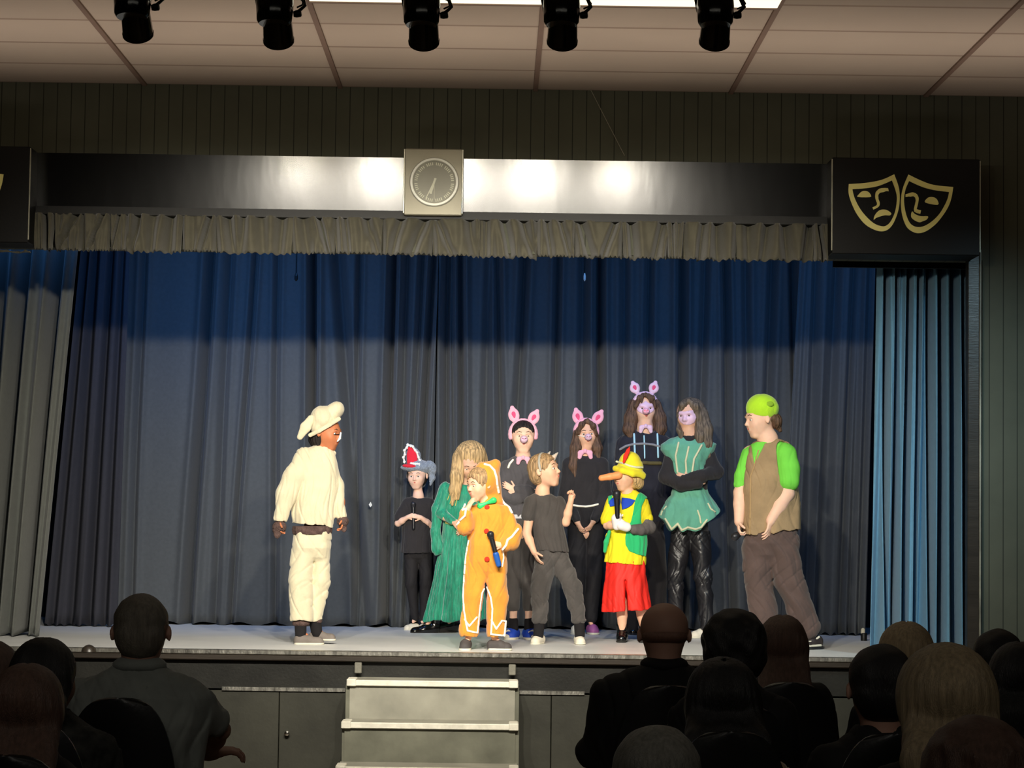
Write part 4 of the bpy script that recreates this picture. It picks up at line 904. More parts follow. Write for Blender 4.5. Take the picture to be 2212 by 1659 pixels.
for (he, to, an) in ((V3(948, 1367, 4), V3(888, 1370, 22), V3(941, 1338, 4)), (V3(990, 1362, -16), V3(938, 1364, -2), V3(985, 1332, -14))):
    b = f.part('boot', [shoe_prims(he, to, 20, 10), cap(he+D3(-10, -10), an, 12, 12)], M_blackS, k=5, vox=1.3)
    f.part('heel', [cap(he+D3(-7, -5), he+D3(-7, -3), 6.5)], M_blackS, k=1, vox=1.1, parent=b)
    f.part('boot_sole', [cap(he+D3(-10, -2), to+D3(10, -2), 9, 10), half(he-D3(0, 3.5), D3(0, -1))], mat('dark_sole', (40, 38, 36), var=.1), k=1, vox=1.1, parent=b)

# ------------------------------------------------------------------ 4. child in the orange hooded suit
f = stage_fig(1046, 1404, 'person, young child in orange hooded suit with white piping, hand at mouth', 'performers on the stage')
S = 400; R = rotm(yaw=-52, pitch=12, roll=6); c = V3(1037, 1049, 6)
J = dict(head=c, hh=70, R=R, neck=V3(1052, 1086, 0), shL=V3(1020, 1108, 10), shR=V3(1090, 1112, -4), elL=V3(1000, 1140, 30), wrL=V3(1012, 1099, 44), elR=V3(1112, 1160, 8), wrR=V3(1084, 1180, 34),
         hdL=(D3(.45, -.85, .1), D3(.6, .1, -.5), 1, 35, 33), hdR=(D3(-.9, -.25, .35), D3(-.1, .2, -1), 1, 75, 34),
         hpL=V3(1032, 1212, 0), hpR=V3(1072, 1212, 0), knL=V3(1022, 1290, 6), knR=V3(1074, 1290, 6), anL=V3(1012, 1378, 4), anR=V3(1068, 1378, 4), toeL=V3(1005, 1396, 18), toeR=V3(1088, 1396, 14))
f.part('body', body_prims(J, S), M_sk, k=3.5, vox=1.4)
face_parts(f, c, 70, R, open_=.5)
f.part('hair', cap_hair(c, 70, R, w=1.06), M_dkblond, k=3, disp=strands(c, 18, .7, 5), vox=1.3)
M_or = mat('orange_fleece', (218, 146, 52), rough=.95, var=.06, vs=14, bump=.15, bs=120, sheen=.35); M_pip = mat('white_piping', (250, 244, 226), rough=.9, var=0, bump=0)
suit = [loft([(1088, 1056, 22, -2, 18), (1096, 1055, 36, 0, 22), (1110, 1056, 43, 2, 27), (1145, 1054, 44, 2, 32), (1180, 1053, 43, 2, 35), (1215, 1051, 45, 0, 34), (1235, 1050, 43, 1, 26), (1252, 1050, 36, 2, 12)], rip=.03),
     chain([V3(1020, 1112, 12), V3(1004, 1138, 28), V3(1006, 1112, 40)], [19, 19, 14]), chain([V3(1088, 1114, -2), V3(1108, 1152, 6), V3(1103, 1172, 20), V3(1093, 1178, 30)], [20, 20, 18, 15]),
     chain([V3(1030, 1225, 2), V3(1024, 1290, 6), V3(1014, 1362, 6)], [25, 23.5, 22.5], fl=.95), chain([V3(1071, 1225, 2), V3(1074, 1290, 6), V3(1071, 1364, 6)], [25, 23.5, 21], fl=.95), half(V3(1040, 1375, 0), D3(0, 1)),
     dict(cap(V3(1049, 1262, 0), V3(1043, 1385, 0), 1.5, 6, fl=9), op='-', k=3)]
st_ = f.part('hooded_suit', suit, M_or, k=6, disp=wr(2.0, .045, 11), keep='suit')
f.part('hood', [ell(V3(1048, 1040, -6), (33, 37, 37)), chain([V3(1052, 1022, -8), V3(1066, 1010, -12), V3(1072, 1003, -14)], [26, 14, 8], fl=1), cap(V3(1058, 1062, -14), V3(1066, 1092, -12), 26, 20), ell(V3(1062, 1086, -4), (26, 12, 22)),
      dict(ell(V3(1016, 1052, 26), (33, 37, 44), rotm(roll=4)), op='-', k=4)], M_or, k=9, keep='hood', disp=wr(.8, .05, 12), parent=st_)
cm_ = lambda pts: [(960+x/9.22, 940+y/9.22) for x, y in pts]
f.trim('white_piping', 'hood', cm_([(800, 600), (900, 630), (990, 720), (1030, 850), (1050, 1000), (1080, 1160)]), 2.6, M_pip, parent=st_)
f.trim('white_piping', 'suit', cm_([(1120, 1290), (1200, 1390), (1290, 1460), (1340, 1560)]), 2.6, M_pip, parent=st_)
z2 = lambda pts: [(840+x/3.3175, 920+y/3.3175) for x, y in pts]
f.trim('white_piping', 'suit', z2([(572, 830), (555, 920), (545, 1010), (538, 1120), (533, 1220), (540, 1320), (556, 1420), (566, 1465), (636, 1480)]), 2.0, M_pip, parent=st_)
f.trim('white_piping', 'suit', z2([(545, 1385), (578, 1432), (632, 1370)]), 2.0, M_pip, parent=st_)
f.trim('white_piping', 'suit', z2([(636, 1480), (645, 1380), (655, 1290), (668, 1200), (684, 1170)]), 1.7, M_pip, parent=st_)
f.trim('white_piping', 'suit', z2([(703, 1160), (730, 1230), (742, 1310), (738, 1400), (732, 1490), (828, 1502), (838, 1400)]), 2.0, M_pip, parent=st_)
f.trim('white_piping', 'suit', z2([(735, 1390), (770, 1452), (810, 1395), (838, 1400)]), 2.0, M_pip, parent=st_)
f.trim('white_piping', 'suit', z2([(818, 900), (822, 950), (812, 1010)]), 1.7, M_pip, parent=st_)
f.trim('white_piping', 'suit', z2([(925, 745), (880, 800), (850, 820), (838, 860), (815, 890)]), 2.6, M_pip, parent=st_)
f.trim('white_piping', 'suit', z2([(545, 570), (530, 610), (555, 600), (548, 650), (515, 680), (490, 715)]), 2.3, M_pip, parent=st_)
for u, v in ((1052, 1098), (1051, 1149), (1052, 1209)):
    t = f.surf('suit', u, v, 30); f.part('red_button', [ell(V3(u, v, t+1), (5.6, 5.6, 3))], mat('red_pompom', (214, 52, 34), rough=.9), k=1, vox=.9, parent=st_)
t = f.surf('suit', 1052, 1092, 26)
f.part('bow_tie', [cap(V3(1051, 1089, t+4), V3(1037, 1095, t+4), 3, 6.5, fl=.6), cap(V3(1051, 1089, t+4), V3(1066, 1083, t+4), 3, 7, fl=.6)], mat('green_satin', (50, 200, 110), rough=.4, var=.15), k=2, vox=1, parent=st_)
shoe(f, V3(1008, 1404, -8), V3(1003, 1404, 30), 24, 12, mat('charcoal_shoe', (74, 70, 70), rough=.7)); shoe(f, V3(1056, 1404, -2), V3(1104, 1404, 22), 22, 11, mat('charcoal_shoe', (74, 70, 70)))
microphone(f, V3(1058, 1150, 46), V3(1079, 1228, 44), 7, 'black microphone with a blue band held low by the child in orange', mat('blue_band', (40, 90, 170), rough=.3, var=0, bump=0))

# ------------------------------------------------------------------ 5. child with pig ears and blue trainers, arms crossed
f = stage_fig(1124, 1381, 'person with pink pig ears, dark jumper and crossed arms, wearing bright blue trainers', 'performers on the stage')
S = 475; R = rotm(yaw=3, pitch=0); c = V3(1130, 945, 0)
J = dict(head=c, hh=70, R=R, neck=V3(1130, 990), shL=V3(1096, 1012, 0), shR=V3(1160, 1012, 0), elL=V3(1086, 1072, 14), wrL=V3(1132, 1070, 34), elR=V3(1166, 1072, 10), wrR=V3(1112, 1062, 30),
         hdL=(D3(1, -.2, .0), D3(0, .1, -1), 1, 20, 36), hdR=(D3(-.85, -.5, .0), D3(0, .1, -1), -1, 20, 36),
         hpL=V3(1110, 1150, 0), hpR=V3(1146, 1150, 0), knL=V3(1110, 1240, 4), knR=V3(1142, 1240, 4), anL=V3(1109, 1336, 0), anR=V3(1142, 1336, 0), toeL=V3(1104, 1368, 18), toeR=V3(1146, 1368, 18), hw=1.12)
f.part('body', body_prims(J, S), M_sk2, k=3.5, vox=1.5)
face_parts(f, c, 70, R, eyes=True, open_=.6)
f.part('hair', cap_hair(c, 70, R, w=1.06, grow=.99), M_black_h, k=3, vox=1.3, disp=strands(c, 22, .5, 1))
pig_band(f, c, 70, R, V3(1110, 897, 2), V3(1153, 903, 2), (-14, 30)); pig_snout(f, c, 70, R)
f.part('jumper', [loft([(986, 1130, 17, 0, 15), (992, 1130, 30, 0, 19), (1004, 1130, 42, 0, 22), (1040, 1128, 38, 0, 26), (1090, 1122, 35, 0, 27), (1118, 1122, 35, 0, 27)], rip=.02), chain([V3(1097, 1012, 0), V3(1086, 1070, 12), V3(1112, 1078, 26), V3(1140, 1074, 32)], [17, 15, 13, 11]), chain([V3(1160, 1012, 0), V3(1166, 1072, 10), V3(1140, 1064, 30), V3(1116, 1060, 30)], [17, 15, 13, 10]),
      dict(ell(V3(1130, 984, 6), (15, 10, 16)), op='-')], mat('charcoal_jumper', (78, 76, 80), rough=.9, sheen=.2), k=5, keep='j', disp=wr(1.2, .05, 13))
f.part('waistband', [loft([(1113, 1122, 35.5, 0, 27.5), (1122, 1122, 35, 0, 27)])], mat('pale_grey_band', (196, 196, 200), var=.05), k=2)
f.trim('shoulder_stripe', 'j', [(1108, 996), (1101, 1004), (1098, 1012)], 2.4, M_pip)
felt_bow(f, V3(1130, 990, 22), 20, 18)
f.part('leggings', [loft([(1120, 1124, 34, 0, 25), (1150, 1126, 34, 0, 24), (1172, 1126, 28, 0, 10)]), chain([V3(1110, 1160, 0), V3(1110, 1240, 4), V3(1109, 1312, 0)], [19, 17, 13.5]), chain([V3(1144, 1160, 0), V3(1142, 1240, 4), V3(1142, 1312, 0)], [18, 16, 13]), half(V3(1110, 1320, 0), D3(0, 1))], M_jog, k=4, disp=wr(.8, .05, 14))
for u in (1109, 1143): f.part('sock', [cap(V3(u, 1342, 0), V3(u, 1356, 4), 10.5, 11)], M_sock, k=2)
M_blueS = mat('bright_blue_trainer', (42, 78, 190), rough=.6, var=.1)
for (he, to) in ((V3(1112, 1381, -12), V3(1098, 1381, 26)), (V3(1140, 1381, -12), V3(1150, 1381, 26))):
    s_ = shoe(f, he, to, 26, 13, M_blueS)
    f.part('toe_cap', [ell(to+D3(0, -7, -8), (10, 6.5, 9))], M_whiteS, k=1, vox=1, parent=s_)
    f.part('side_stripe', chain([to+D3(-8, -16, -6), to+D3(0, -20, -8), to+D3(7, -15, -6)], [2]*3), M_whiteS, k=1, vox=.9, parent=s_)

# ------------------------------------------------------------------ 6. boy in grey T-shirt with raised fist, facing right
f = stage_fig(1206, 1391, 'person, short-haired boy in faded black T-shirt and joggers with grey animal ears, fist raised', 'performers on the stage')
S = 420; R = rotm(yaw=64, pitch=-6, roll=-8); c = V3(1178, 1020, 4)
J = dict(head=c, hh=74, R=R, neck=V3(1172, 1066, 0), shL=V3(1148, 1090, 12), shR=V3(1206, 1090, -10), elL=V3(1138, 1154, 20), wrL=V3(1153, 1192, 30), elR=V3(1222, 1130, 2), wrR=V3(1233, 1083, 18),
         hdL=(D3(.42, .9, .1), D3(.8, -.3, -.3), 1, 18, 38), hdR=(D3(.08, -1, .1), D3(-.5, 0, .8), 1, 82, 36),
         hpL=V3(1178, 1198, 6), hpR=V3(1208, 1198, -4), knL=V3(1166, 1272, 10), knR=V3(1236, 1268, 0), anL=V3(1164, 1352, 4), anR=V3(1252, 1352, 0), toeL=V3(1158, 1380, 20), toeR=V3(1252, 1380, 20))
f.part('body', body_prims(J, S), M_sk, k=3.5, vox=1.4)
face_parts(f, c, 74, R)
f.part('hair', cap_hair(c, 74, R, w=1.06, grow=1.02), M_dkblond, k=3, vox=1.3, disp=strands(c, 24, .6, 3))
M_egrey = mat('grey_felt', (176, 172, 162), rough=.9, var=.06)
hb = f.part('ear_headband', chain([c+R@(np.array([.40*math.cos(a), .08+.44*math.sin(a), .04])*74) for a in np.linspace(-.1, 3.25, 14)], [2.8]*14), M_egrey, k=1, vox=.9)
for e, rl in ((V3(1199, 987, 8), 42), (V3(1184, 985, -14), 34)):
    Re = rotm(roll=rl); q = f.part('felt_ear', [cap(e+Re@np.array([0, -8., 0]), e+Re@np.array([0, 9., 0]), 7, 1.6, fl=.45)], M_egrey, k=1, vox=.8, parent=hb)
    f.part('ear_lining', [cap(e+Re@np.array([0, -5., 2.6]), e+Re@np.array([0, 5., 1.6]), 3.6, 1, fl=.4)], mat('peach_felt', (232, 190, 172), var=.04), k=1, vox=.7, parent=q)
f.part('t_shirt', [loft([(1066, 1172, 15, 0, 14), (1073, 1173, 27, 0, 19), (1086, 1175, 37, 0, 24), (1110, 1180, 34, 0, 27), (1150, 1186, 33, 0, 29), (1192, 1193, 34, 0, 31)], rip=.03, hem=lambda dx, dz: -.06*dx), chain([V3(1149, 1090, 12), V3(1142, 1116, 15)], [18, 16]), chain([V3(1205, 1090, -8), V3(1217, 1112, -2)], [17, 15]),
      dict(ell(V3(1173, 1063, 6), (17, 10, 18)), op='-')], M_char, k=5, disp=wr(1.2, .05, 15))
f.part('joggers', [loft([(1184, 1193, 33, 0, 28), (1205, 1194, 31, 0, 24), (1222, 1194, 24, 1, 10)]), chain([V3(1180, 1208, 6), V3(1167, 1272, 10), V3(1166, 1336, 6)], [24, 21, 17]), chain([V3(1207, 1208, -2), V3(1236, 1268, 2), V3(1250, 1336, 2)], [23, 20, 16]), half(V3(1200, 1348, 0), D3(0, 1))], M_jog, k=5, disp=wr(1.8, .055, 16, .9))
for a in (V3(1167, 1340, 6), V3(1251, 1340, 2)): f.part('ankle_cuff', [ell(a, (16, 6, 14))], M_jog, k=1, disp=wr(.8, .12, 17))
for a, b in ((V3(1165, 1346, 5), V3(1163, 1372, 8)), (V3(1251, 1346, 1), V3(1252, 1372, 4))): f.part('sock', [cap(a, b, 11.5, 11)], M_sock, k=2)
shoe(f, V3(1170, 1391, -8), V3(1152, 1391, 28), 21, 11, M_whiteS); shoe(f, V3(1249, 1391, -12), V3(1255, 1391, 26), 20, 10.5, M_whiteS)

# ------------------------------------------------------------------ 7. girl with pig ears and long brown hair, hands clasped
f = stage_fig(1262, 1370, 'person with long brown hair, pink pig ears and snout, hands clasped low', 'performers on the stage')
S = 460; R = rotm(yaw=6, pitch=4, roll=-3); c = V3(1267, 939, 0)
J = dict(head=c, hh=62, R=R, neck=V3(1264, 980), shL=V3(1232, 1006, 0), shR=V3(1298, 1006, 0), elL=V3(1222, 1080, 4), wrL=V3(1246, 1128, 28), elR=V3(1308, 1078, 4), wrR=V3(1282, 1126, 28),
         hdL=(D3(.45, .9, .1), D3(.7, -.2, -.6), -1, 24, 34), hdR=(D3(-.5, .85, .1), D3(-.7, -.2, -.6), 1, 24, 34),
         hpL=V3(1250, 1150, 0), hpR=V3(1284, 1150, 0), knL=V3(1250, 1240, 4), knR=V3(1282, 1240, 4), anL=V3(1247, 1340, 0), anR=V3(1276, 1340, 0), toeL=V3(1244, 1362, 14), toeR=V3(1278, 1362, 14), ears=False)
f.part('body', body_prims(J, S), M_sk, k=3.5, vox=1.5)
face_parts(f, c, 62, R)
f.part('hair', [ell(V3(1266, 935, -8), (26, 27, 26)), chain([V3(1250, 935, 4), V3(1244, 970, 8), V3(1238, 1010, 14), V3(1244, 1034, 18)], [11, 12, 9, 3.5]), chain([V3(1282, 935, 0), V3(1290, 970, 2), V3(1292, 1002, 6)], [10, 11, 4.5]), cap(V3(1266, 950, -16), V3(1266, 996, -18), 22, 16), dict(ell(V3(1268, 949, 26), (15.5, 29, 24)), op='-', k=3), dict(chain([V3(1268, 911, 17), V3(1256, 920, 22), V3(1249, 938, 17)], [4, 6, 5])[0], k=3), dict(chain([V3(1268, 911, 17), V3(1256, 920, 22), V3(1249, 938, 17)], [4, 6, 5])[1], k=3), cap(V3(1270, 911, 17), V3(1281, 922, 20), 4, 5.5), cap(V3(1281, 922, 20), V3(1287, 940, 13), 5.5, 5)], M_brown, k=6, disp=strands(V3(1266, 940, -4), 20, .9, 8, .05), vox=1.4)
pig_band(f, c, 62, R, V3(1249, 901, 2), V3(1292, 903, 2), (-16, 34)); pig_snout(f, c, 62, R, strap=True)
f.part('black_top', [loft([(980, 1264, 16, 0, 14), (987, 1264, 30, 0, 18), (1000, 1265, 42, 0, 22), (1040, 1265, 38, 0, 26), (1090, 1264, 34, 0, 25), (1100, 1264, 34, 0, 25)], rip=.02), chain([V3(1233, 1006, 0), V3(1222, 1078, 4), V3(1245, 1124, 26)], [18, 16, 10]), chain([V3(1298, 1006, 0), V3(1308, 1076, 4), V3(1284, 1122, 26)], [18, 16, 10]), dict(ell(V3(1264, 978, 8), (14, 12, 16)), op='-')], M_tee, k=5, keep='j', disp=wr(1.1, .05, 18))
f.trim('white_waist_stripe', 'j', [(1237, 1093), (1250, 1095), (1265, 1096), (1280, 1094), (1291, 1091)], 2.2, M_pip)
felt_bow(f, V3(1264, 976, 18), 22, 20)
f.part('trousers', [loft([(1096, 1265, 34, 0, 25), (1140, 1266, 36, 0, 24), (1165, 1266, 28, 0, 10)]), chain([V3(1248, 1150, 0), V3(1248, 1240, 4), V3(1247, 1334, 0)], [22, 19, 15]), chain([V3(1285, 1150, 0), V3(1282, 1240, 4), V3(1276, 1334, 0)], [21, 18, 14])], M_legg, k=4, disp=wr(1.2, .04, 19))
M_purpS = mat('purple_trainer', (150, 84, 140), rough=.6, var=.2)
shoe(f, V3(1246, 1370, -10), V3(1240, 1370, 22), 20, 10, M_whiteS); shoe(f, V3(1276, 1370, -10), V3(1286, 1370, 22), 22, 11, M_purpS)

# ------------------------------------------------------------------ 8. child in yellow hat with long nose
f = stage_fig(1352, 1387, 'person, child in yellow hat, red shorts and long false nose', 'performers on the stage')
S = 400; R = rotm(yaw=-50, pitch=2); c = V3(1352, 1031, 2)
J = dict(head=c, hh=62, R=R, neck=V3(1358, 1070, 0), shL=V3(1324, 1088, 8), shR=V3(1384, 1088, -6), elL=V3(1312, 1136, 16), wrL=V3(1330, 1136, 40), elR=V3(1404, 1142, 4), wrR=V3(1364, 1146, 36),
         hpL=V3(1334, 1222, 0), hpR=V3(1370, 1222, 0), knL=V3(1342, 1296, 6), knR=V3(1380, 1296, 2), anL=V3(1344, 1364, 0), anR=V3(1392, 1360, -6), toeL=V3(1340, 1380, 16), toeR=V3(1398, 1378, 8))
f.part('body', body_prims(J, S)+[chain([V3(1342, 1300, 6), V3(1344, 1330, 4), V3(1344, 1360, 0)], [12, 11, 8.5]), chain([V3(1382, 1300, 2), V3(1387, 1330, -2), V3(1392, 1358, -6)], [12, 11, 8.5])], M_sk, k=3.5, vox=1.4)
face_parts(f, c, 62, R, which=(-1, 1))
f.part('hair', [ell(V3(1366, 1036, -6), (26, 24, 26)), ell(V3(1381, 1046, -4), (11, 13, 14)), cap(V3(1362, 1032, 20), V3(1370, 1040, 16), 5), dict(ell(V3(1336, 1042, 18), (32, 30, 32)), op='-', k=4)], M_blond, k=4, vox=1.3, disp=strands(V3(1366, 1030), 22, .7, 4))
f.part('false_nose', chain([V3(1336, 1029, 26), V3(1318, 1032, 28), V3(1299, 1035, 30)], [8.2, 7.4, 6.6]), mat('orange_wooden_nose', (245, 158, 100), rough=.45, var=.05, bump=0), k=3, vox=1)
M_yel = mat('yellow_cotton', (238, 220, 40), rough=.85, var=.04, vs=10, bs=160); M_yfelt = mat('yellow_felt', (240, 226, 46), rough=.9, var=.04, sheen=.2)
ht = f.part('yellow_hat', [cap(V3(1362, 1001, -2), V3(1363, 1006, -2), 24, 26), ell(V3(1362, 1012, -2), (29, 14, 28)), chain([V3(1330, 1014, 10), V3(1344, 1019, 28), V3(1366, 1026, 28), V3(1388, 1031, 8)], [6, 6, 6, 7], fl=1), ell(V3(1361, 1021, -2), (36, 9.5, 33), rotm(roll=11)), dict(ell(V3(1360, 1042, 2), (28, 22, 30)), op='-', k=3)], M_yfelt, k=6, keep='hat', vox=1.3)
f.trim('hat_band', 'hat', [(1333, 999), (1345, 1003), (1360, 1009), (1374, 1012), (1388, 1012)], 2.3, mat('pale_hat_band', (222, 226, 190), var=0, bump=0), parent=ht)
f.part('red_feather', [chain([V3(1347, 1001, 26), V3(1351, 988, 28), V3(1357, 975, 28), V3(1360, 968, 27)], [2.6, 5, 4, 1], fl=.35)], mat('red_feather', (226, 48, 34), rough=.8, var=.1, stretch=(6, 6, 1)), k=1, vox=.8, parent=ht)
tee = f.part('t_shirt', [loft([(1062, 1360, 15, 0, 14), (1068, 1360, 26, 0, 19), (1080, 1358, 39, 0, 24), (1120, 1355, 41, 0, 29), (1180, 1352, 43, 0, 33), (1219, 1350, 44.5, 0, 35)], rip=.03, hem=lambda dx, dz: -.08*dx), chain([V3(1324, 1088, 8), V3(1312, 1124, 12)], [15, 15]), chain([V3(1384, 1088, -4), V3(1395, 1122, 0)], [18, 17]),
     dict(ell(V3(1350, 1060, 10), (15, 9, 16)), op='-')], M_yel, k=5, keep='t', disp=wr(1.3, .05, 21))
q8 = lambda P: [(1290+x/5.93, 960+y/5.93) for x, y in P]
M_green = mat('green_felt', (44, 182, 112), rough=.9, var=.04, sheen=.2); M_blue = mat('royal_blue_cotton', (30, 72, 190), rough=.8, var=.1)
w_ = f.patch('green_waistcoat', 't', q8([(575, 612), (650, 650), (695, 700), (705, 800), (690, 760), (660, 690), (615, 710), (570, 800), (556, 900), (562, 1010), (600, 1100), (652, 1130), (655, 1250), (640, 1345), (622, 1442), (500, 1412), (400, 1372), (355, 1290), (352, 1200), (372, 1105), (430, 990), (462, 850), (482, 730), (520, 650)]), M_green, th=2.2, vox=1.1)
f.patch('waistcoat_edge', 't', q8([(190, 640), (140, 680), (140, 770), (155, 780), (185, 720), (200, 660)]), M_green, th=2.2, vox=1.0, parent=w_)
f.part('waistcoat_flap', chain([V3(1316, 1150, 26), V3(1309, 1172, 24), V3(1306, 1192, 22)], [3.5, 5.5, 3.5]), M_green, k=2, vox=1.1, parent=w_)
cl_ = f.patch('blue_collar', 't', q8([(315, 690), (420, 705), (485, 728), (440, 790), (380, 825), (318, 848), (305, 760)]), M_blue, th=3.2, vox=1.0)
f.patch('blue_collar_lobe', 't', q8([(290, 690), (200, 690), (150, 735), (160, 810), (210, 800), (285, 800), (300, 750)]), M_blue, th=3.2, vox=1.0, parent=cl_)
f.part('grey_undersleeve', chain([V3(1395, 1128, 2), V3(1403, 1141, 6), V3(1382, 1146, 26), V3(1369, 1145, 34)], [14, 14, 12, 11]), mat('grey_jersey', (98, 92, 90), rough=.9), k=4, vox=1.3, disp=wr(.7, .1, 3))
M_glove = mat('white_glove', (248, 242, 240), rough=.8, var=.02)
f.part('glove', hand_prims(V3(1332, 1132, 44), D3(-.15, -.9, .3), D3(.9, 0, .5), 1, 70, 34)+[cap(V3(1331, 1138, 42), V3(1330, 1122, 46), 9, 11)], M_glove, k=3, vox=.9)
f.part('glove', hand_prims(V3(1350, 1138, 46), D3(-.95, -.15, .2), D3(-.1, -.3, -.9), -1, 55, 34)+[cap(V3(1352, 1140, 44), V3(1340, 1136, 48), 10, 10.5)], M_glove, k=3, vox=.9)
f.part('red_shorts', [loft([(1210, 1351, 42, 0, 32), (1240, 1351, 44, 0, 34), (1285, 1352, 49, 0, 38), (1320, 1353, 54, 0, 40)], rip=.05, rn=7, hem=lambda dx, dz: .06*dx), dict(cap(V3(1349, 1250, 30), V3(1350, 1330, 44), .6, 3, fl=1), op='-', k=3), dict(cap(V3(1350, 1256, 0), V3(1353, 1350, 0), .8, 4.5, fl=40), op='-', k=6)], mat('bright_red_satin', (226, 44, 34), rough=.6, var=.05, bump=.05), k=4, disp=wr(1.2, .05, 23), vox=1.7)
for u, t in ((1344, 0), (1392, -6)):
    b = f.part('boot', [shoe_prims(V3(u+2, 1387, t-14), V3(u-4, 1387, t+26), 24, 11), cap(V3(u+1, 1368, t-4), V3(u, 1352, t-4), 12, 13)], M_blackS, k=4, vox=1.2)
    f.part('boot_sole', [cap(V3(u+2, 1384, t-8), V3(u-3, 1384, t+18), 10, 11), half(V3(u, 1382.5, 0), (0, 1, 0)), half(V3(u, 1387, 0), (0, -1, 0))], mat('dark_sole', (40, 38, 36)), k=1, vox=1, parent=b)
microphone(f, V3(1330, 1062, 56), V3(1332, 1124, 54), 8, 'black microphone in white-gloved hands in front of the blue collar')

# ------------------------------------------------------------------ 9. tall girl with pig ears in navy hoodie
f = stage_fig(1394, 1371, 'tall person in navy hoodie with pale blue laces and pig ears', 'performers on the stage')
S = 530; R = rotm(yaw=3, pitch=3); c = V3(1395, 884, 0)
J = dict(head=c, hh=66, R=R, neck=V3(1395, 926, 0), shL=V3(1352, 962, 0), shR=V3(1434, 962, 0), elL=V3(1342, 1050, 4), wrL=V3(1362, 1120, 16), elR=V3(1442, 1050, -4), wrR=V3(1430, 1126, 6),
         hdL=(D3(.3, .95, .1), D3(.8, 0, -.4), -1, 20, 40), hdR=(D3(-.2, .95, .1), D3(-.8, 0, -.4), 1, 20, 40),
         hpL=V3(1374, 1130, 0), hpR=V3(1414, 1130, 0), knL=V3(1372, 1240, 4), knR=V3(1418, 1240, 4), anL=V3(1370, 1350, 0), anR=V3(1420, 1350, 0), toeL=V3(1368, 1364, 10), toeR=V3(1422, 1364, 10), ears=False)
f.part('body', body_prims(J, S), M_sk2, k=3.5, vox=1.4, keep='body')
face_parts(f, c, 66, R)
f.part('hair', [ell(V3(1394, 880, -10), (31, 31, 30)), chain([V3(1371, 876, 2), V3(1364, 905, 6), V3(1360, 930, 10), V3(1364, 944, 12)], [12, 14, 13, 8]), chain([V3(1418, 876, 2), V3(1426, 905, 4), V3(1428, 928, 8), V3(1424, 944, 10)], [12, 14, 13, 8]), cap(V3(1395, 890, -16), V3(1395, 940, -18), 27, 24), chain([V3(1393, 855, 20), V3(1382, 862, 24), V3(1375, 880, 18)], [3.5, 5, 5]), chain([V3(1396, 855, 20), V3(1408, 862, 24), V3(1415, 880, 18)], [3.5, 5, 5]), cap(V3(1388, 856, 23), V3(1386, 872, 28), 2.6, 1.4), cap(V3(1400, 856, 23), V3(1403, 872, 28), 2.6, 1.4), dict(ell(V3(1395, 899, 28), (18.5, 29, 28)), op='-', k=3)], M_brown, k=6, disp=strands(V3(1395, 880, -4), 22, .9, 3, .05), vox=1.4)
pig_band(f, c, 66, R, V3(1373, 838, 2), V3(1414, 838, 2), (-24, 20), M_lilac, M_dpink, (13, 14))
mk_ = f.patch('pig_half_mask', 'body', [(1374, 868), (1384, 874), (1391, 872), (1395, 868), (1399, 872), (1407, 874), (1416, 868), (1417, 882), (1411, 892), (1402, 897), (1395, 898), (1388, 897), (1379, 892), (1373, 882)], M_lilac, th=1.3, vox=.8)
f.part('mask_snout', [cap(V3(1395, 880+11, 28), V3(1395, 880+11, 35), 8, 7.2), dict(cap(V3(1392, 891, 38), V3(1392, 891, 41), 2), op='-'), dict(cap(V3(1398, 891, 38), V3(1398, 891, 41), 2), op='-')], M_pink, k=1, vox=.7, parent=mk_)
f.part('hoodie', [loft([(928, 1395, 20, 0, 18), (936, 1395, 36, 0, 23), (952, 1395, 51, 0, 27), (985, 1394, 50, 0, 31), (1050, 1393, 46, 0, 31), (1130, 1392, 46, 0, 31)], rip=.02), chain([V3(1353, 962, 0), V3(1342, 1050, 4), V3(1360, 1112, 14)], [21, 18, 13]), chain([V3(1433, 962, 0), V3(1443, 1050, -4), V3(1431, 1118, 4)], [21, 18, 13]), ell(V3(1395, 934, -6), (36, 12, 26)), dict(ell(V3(1395, 928, 10), (19, 13, 20)), op='-')], mat('navy_hoodie', (38, 38, 48), rough=.9, sheen=.15), k=6, keep='h', disp=wr(1.3, .045, 25))
f.trim('chest_stripe', 'h', [(1340, 973), (1352, 966), (1368, 962), (1390, 961), (1410, 963), (1424, 967)], 2.6, mat('grey_stripe', (136, 136, 142), var=0))
f.trim('chest_band', 'h', [(1388, 1002), (1405, 1003), (1426, 1003)], 4.0, mat('olive_stripe', (92, 84, 52), var=.05))
M_lace = mat('pale_blue_lace', (176, 222, 238), var=0, bump=0)
for u, v0_, v1_, r in ((1370, 940, 984, 2.2), (1391, 944, 992, 1.6), (1420, 940, 990, 2.1)):
    f.trim('drawstring', 'h', [(u, v0_), (u+.5, (v0_+v1_)/2), (u+1, v1_)], r, M_lace)
felt_bow(f, V3(1395, 922, 22), 20, 18, M_lilac)
f.part('wide_trousers', [loft([(1120, 1392, 45, 0, 29), (1160, 1390, 48, 0, 30), (1190, 1390, 40, 0, 14)]), chain([V3(1370, 1170, 0), V3(1366, 1260, 4), V3(1364, 1352, 0)], [27, 25, 24]), chain([V3(1412, 1170, 0), V3(1416, 1260, 2), V3(1416, 1352, 0)], [27, 25, 24])], M_tee, k=5, disp=wr(2.0, .03, 26, .3), vox=1.8)
shoe(f, V3(1370, 1371, -12), V3(1366, 1371, 22), 18, 10, M_blackS, None); shoe(f, V3(1420, 1371, -12), V3(1424, 1371, 22), 18, 10, M_blackS, None)

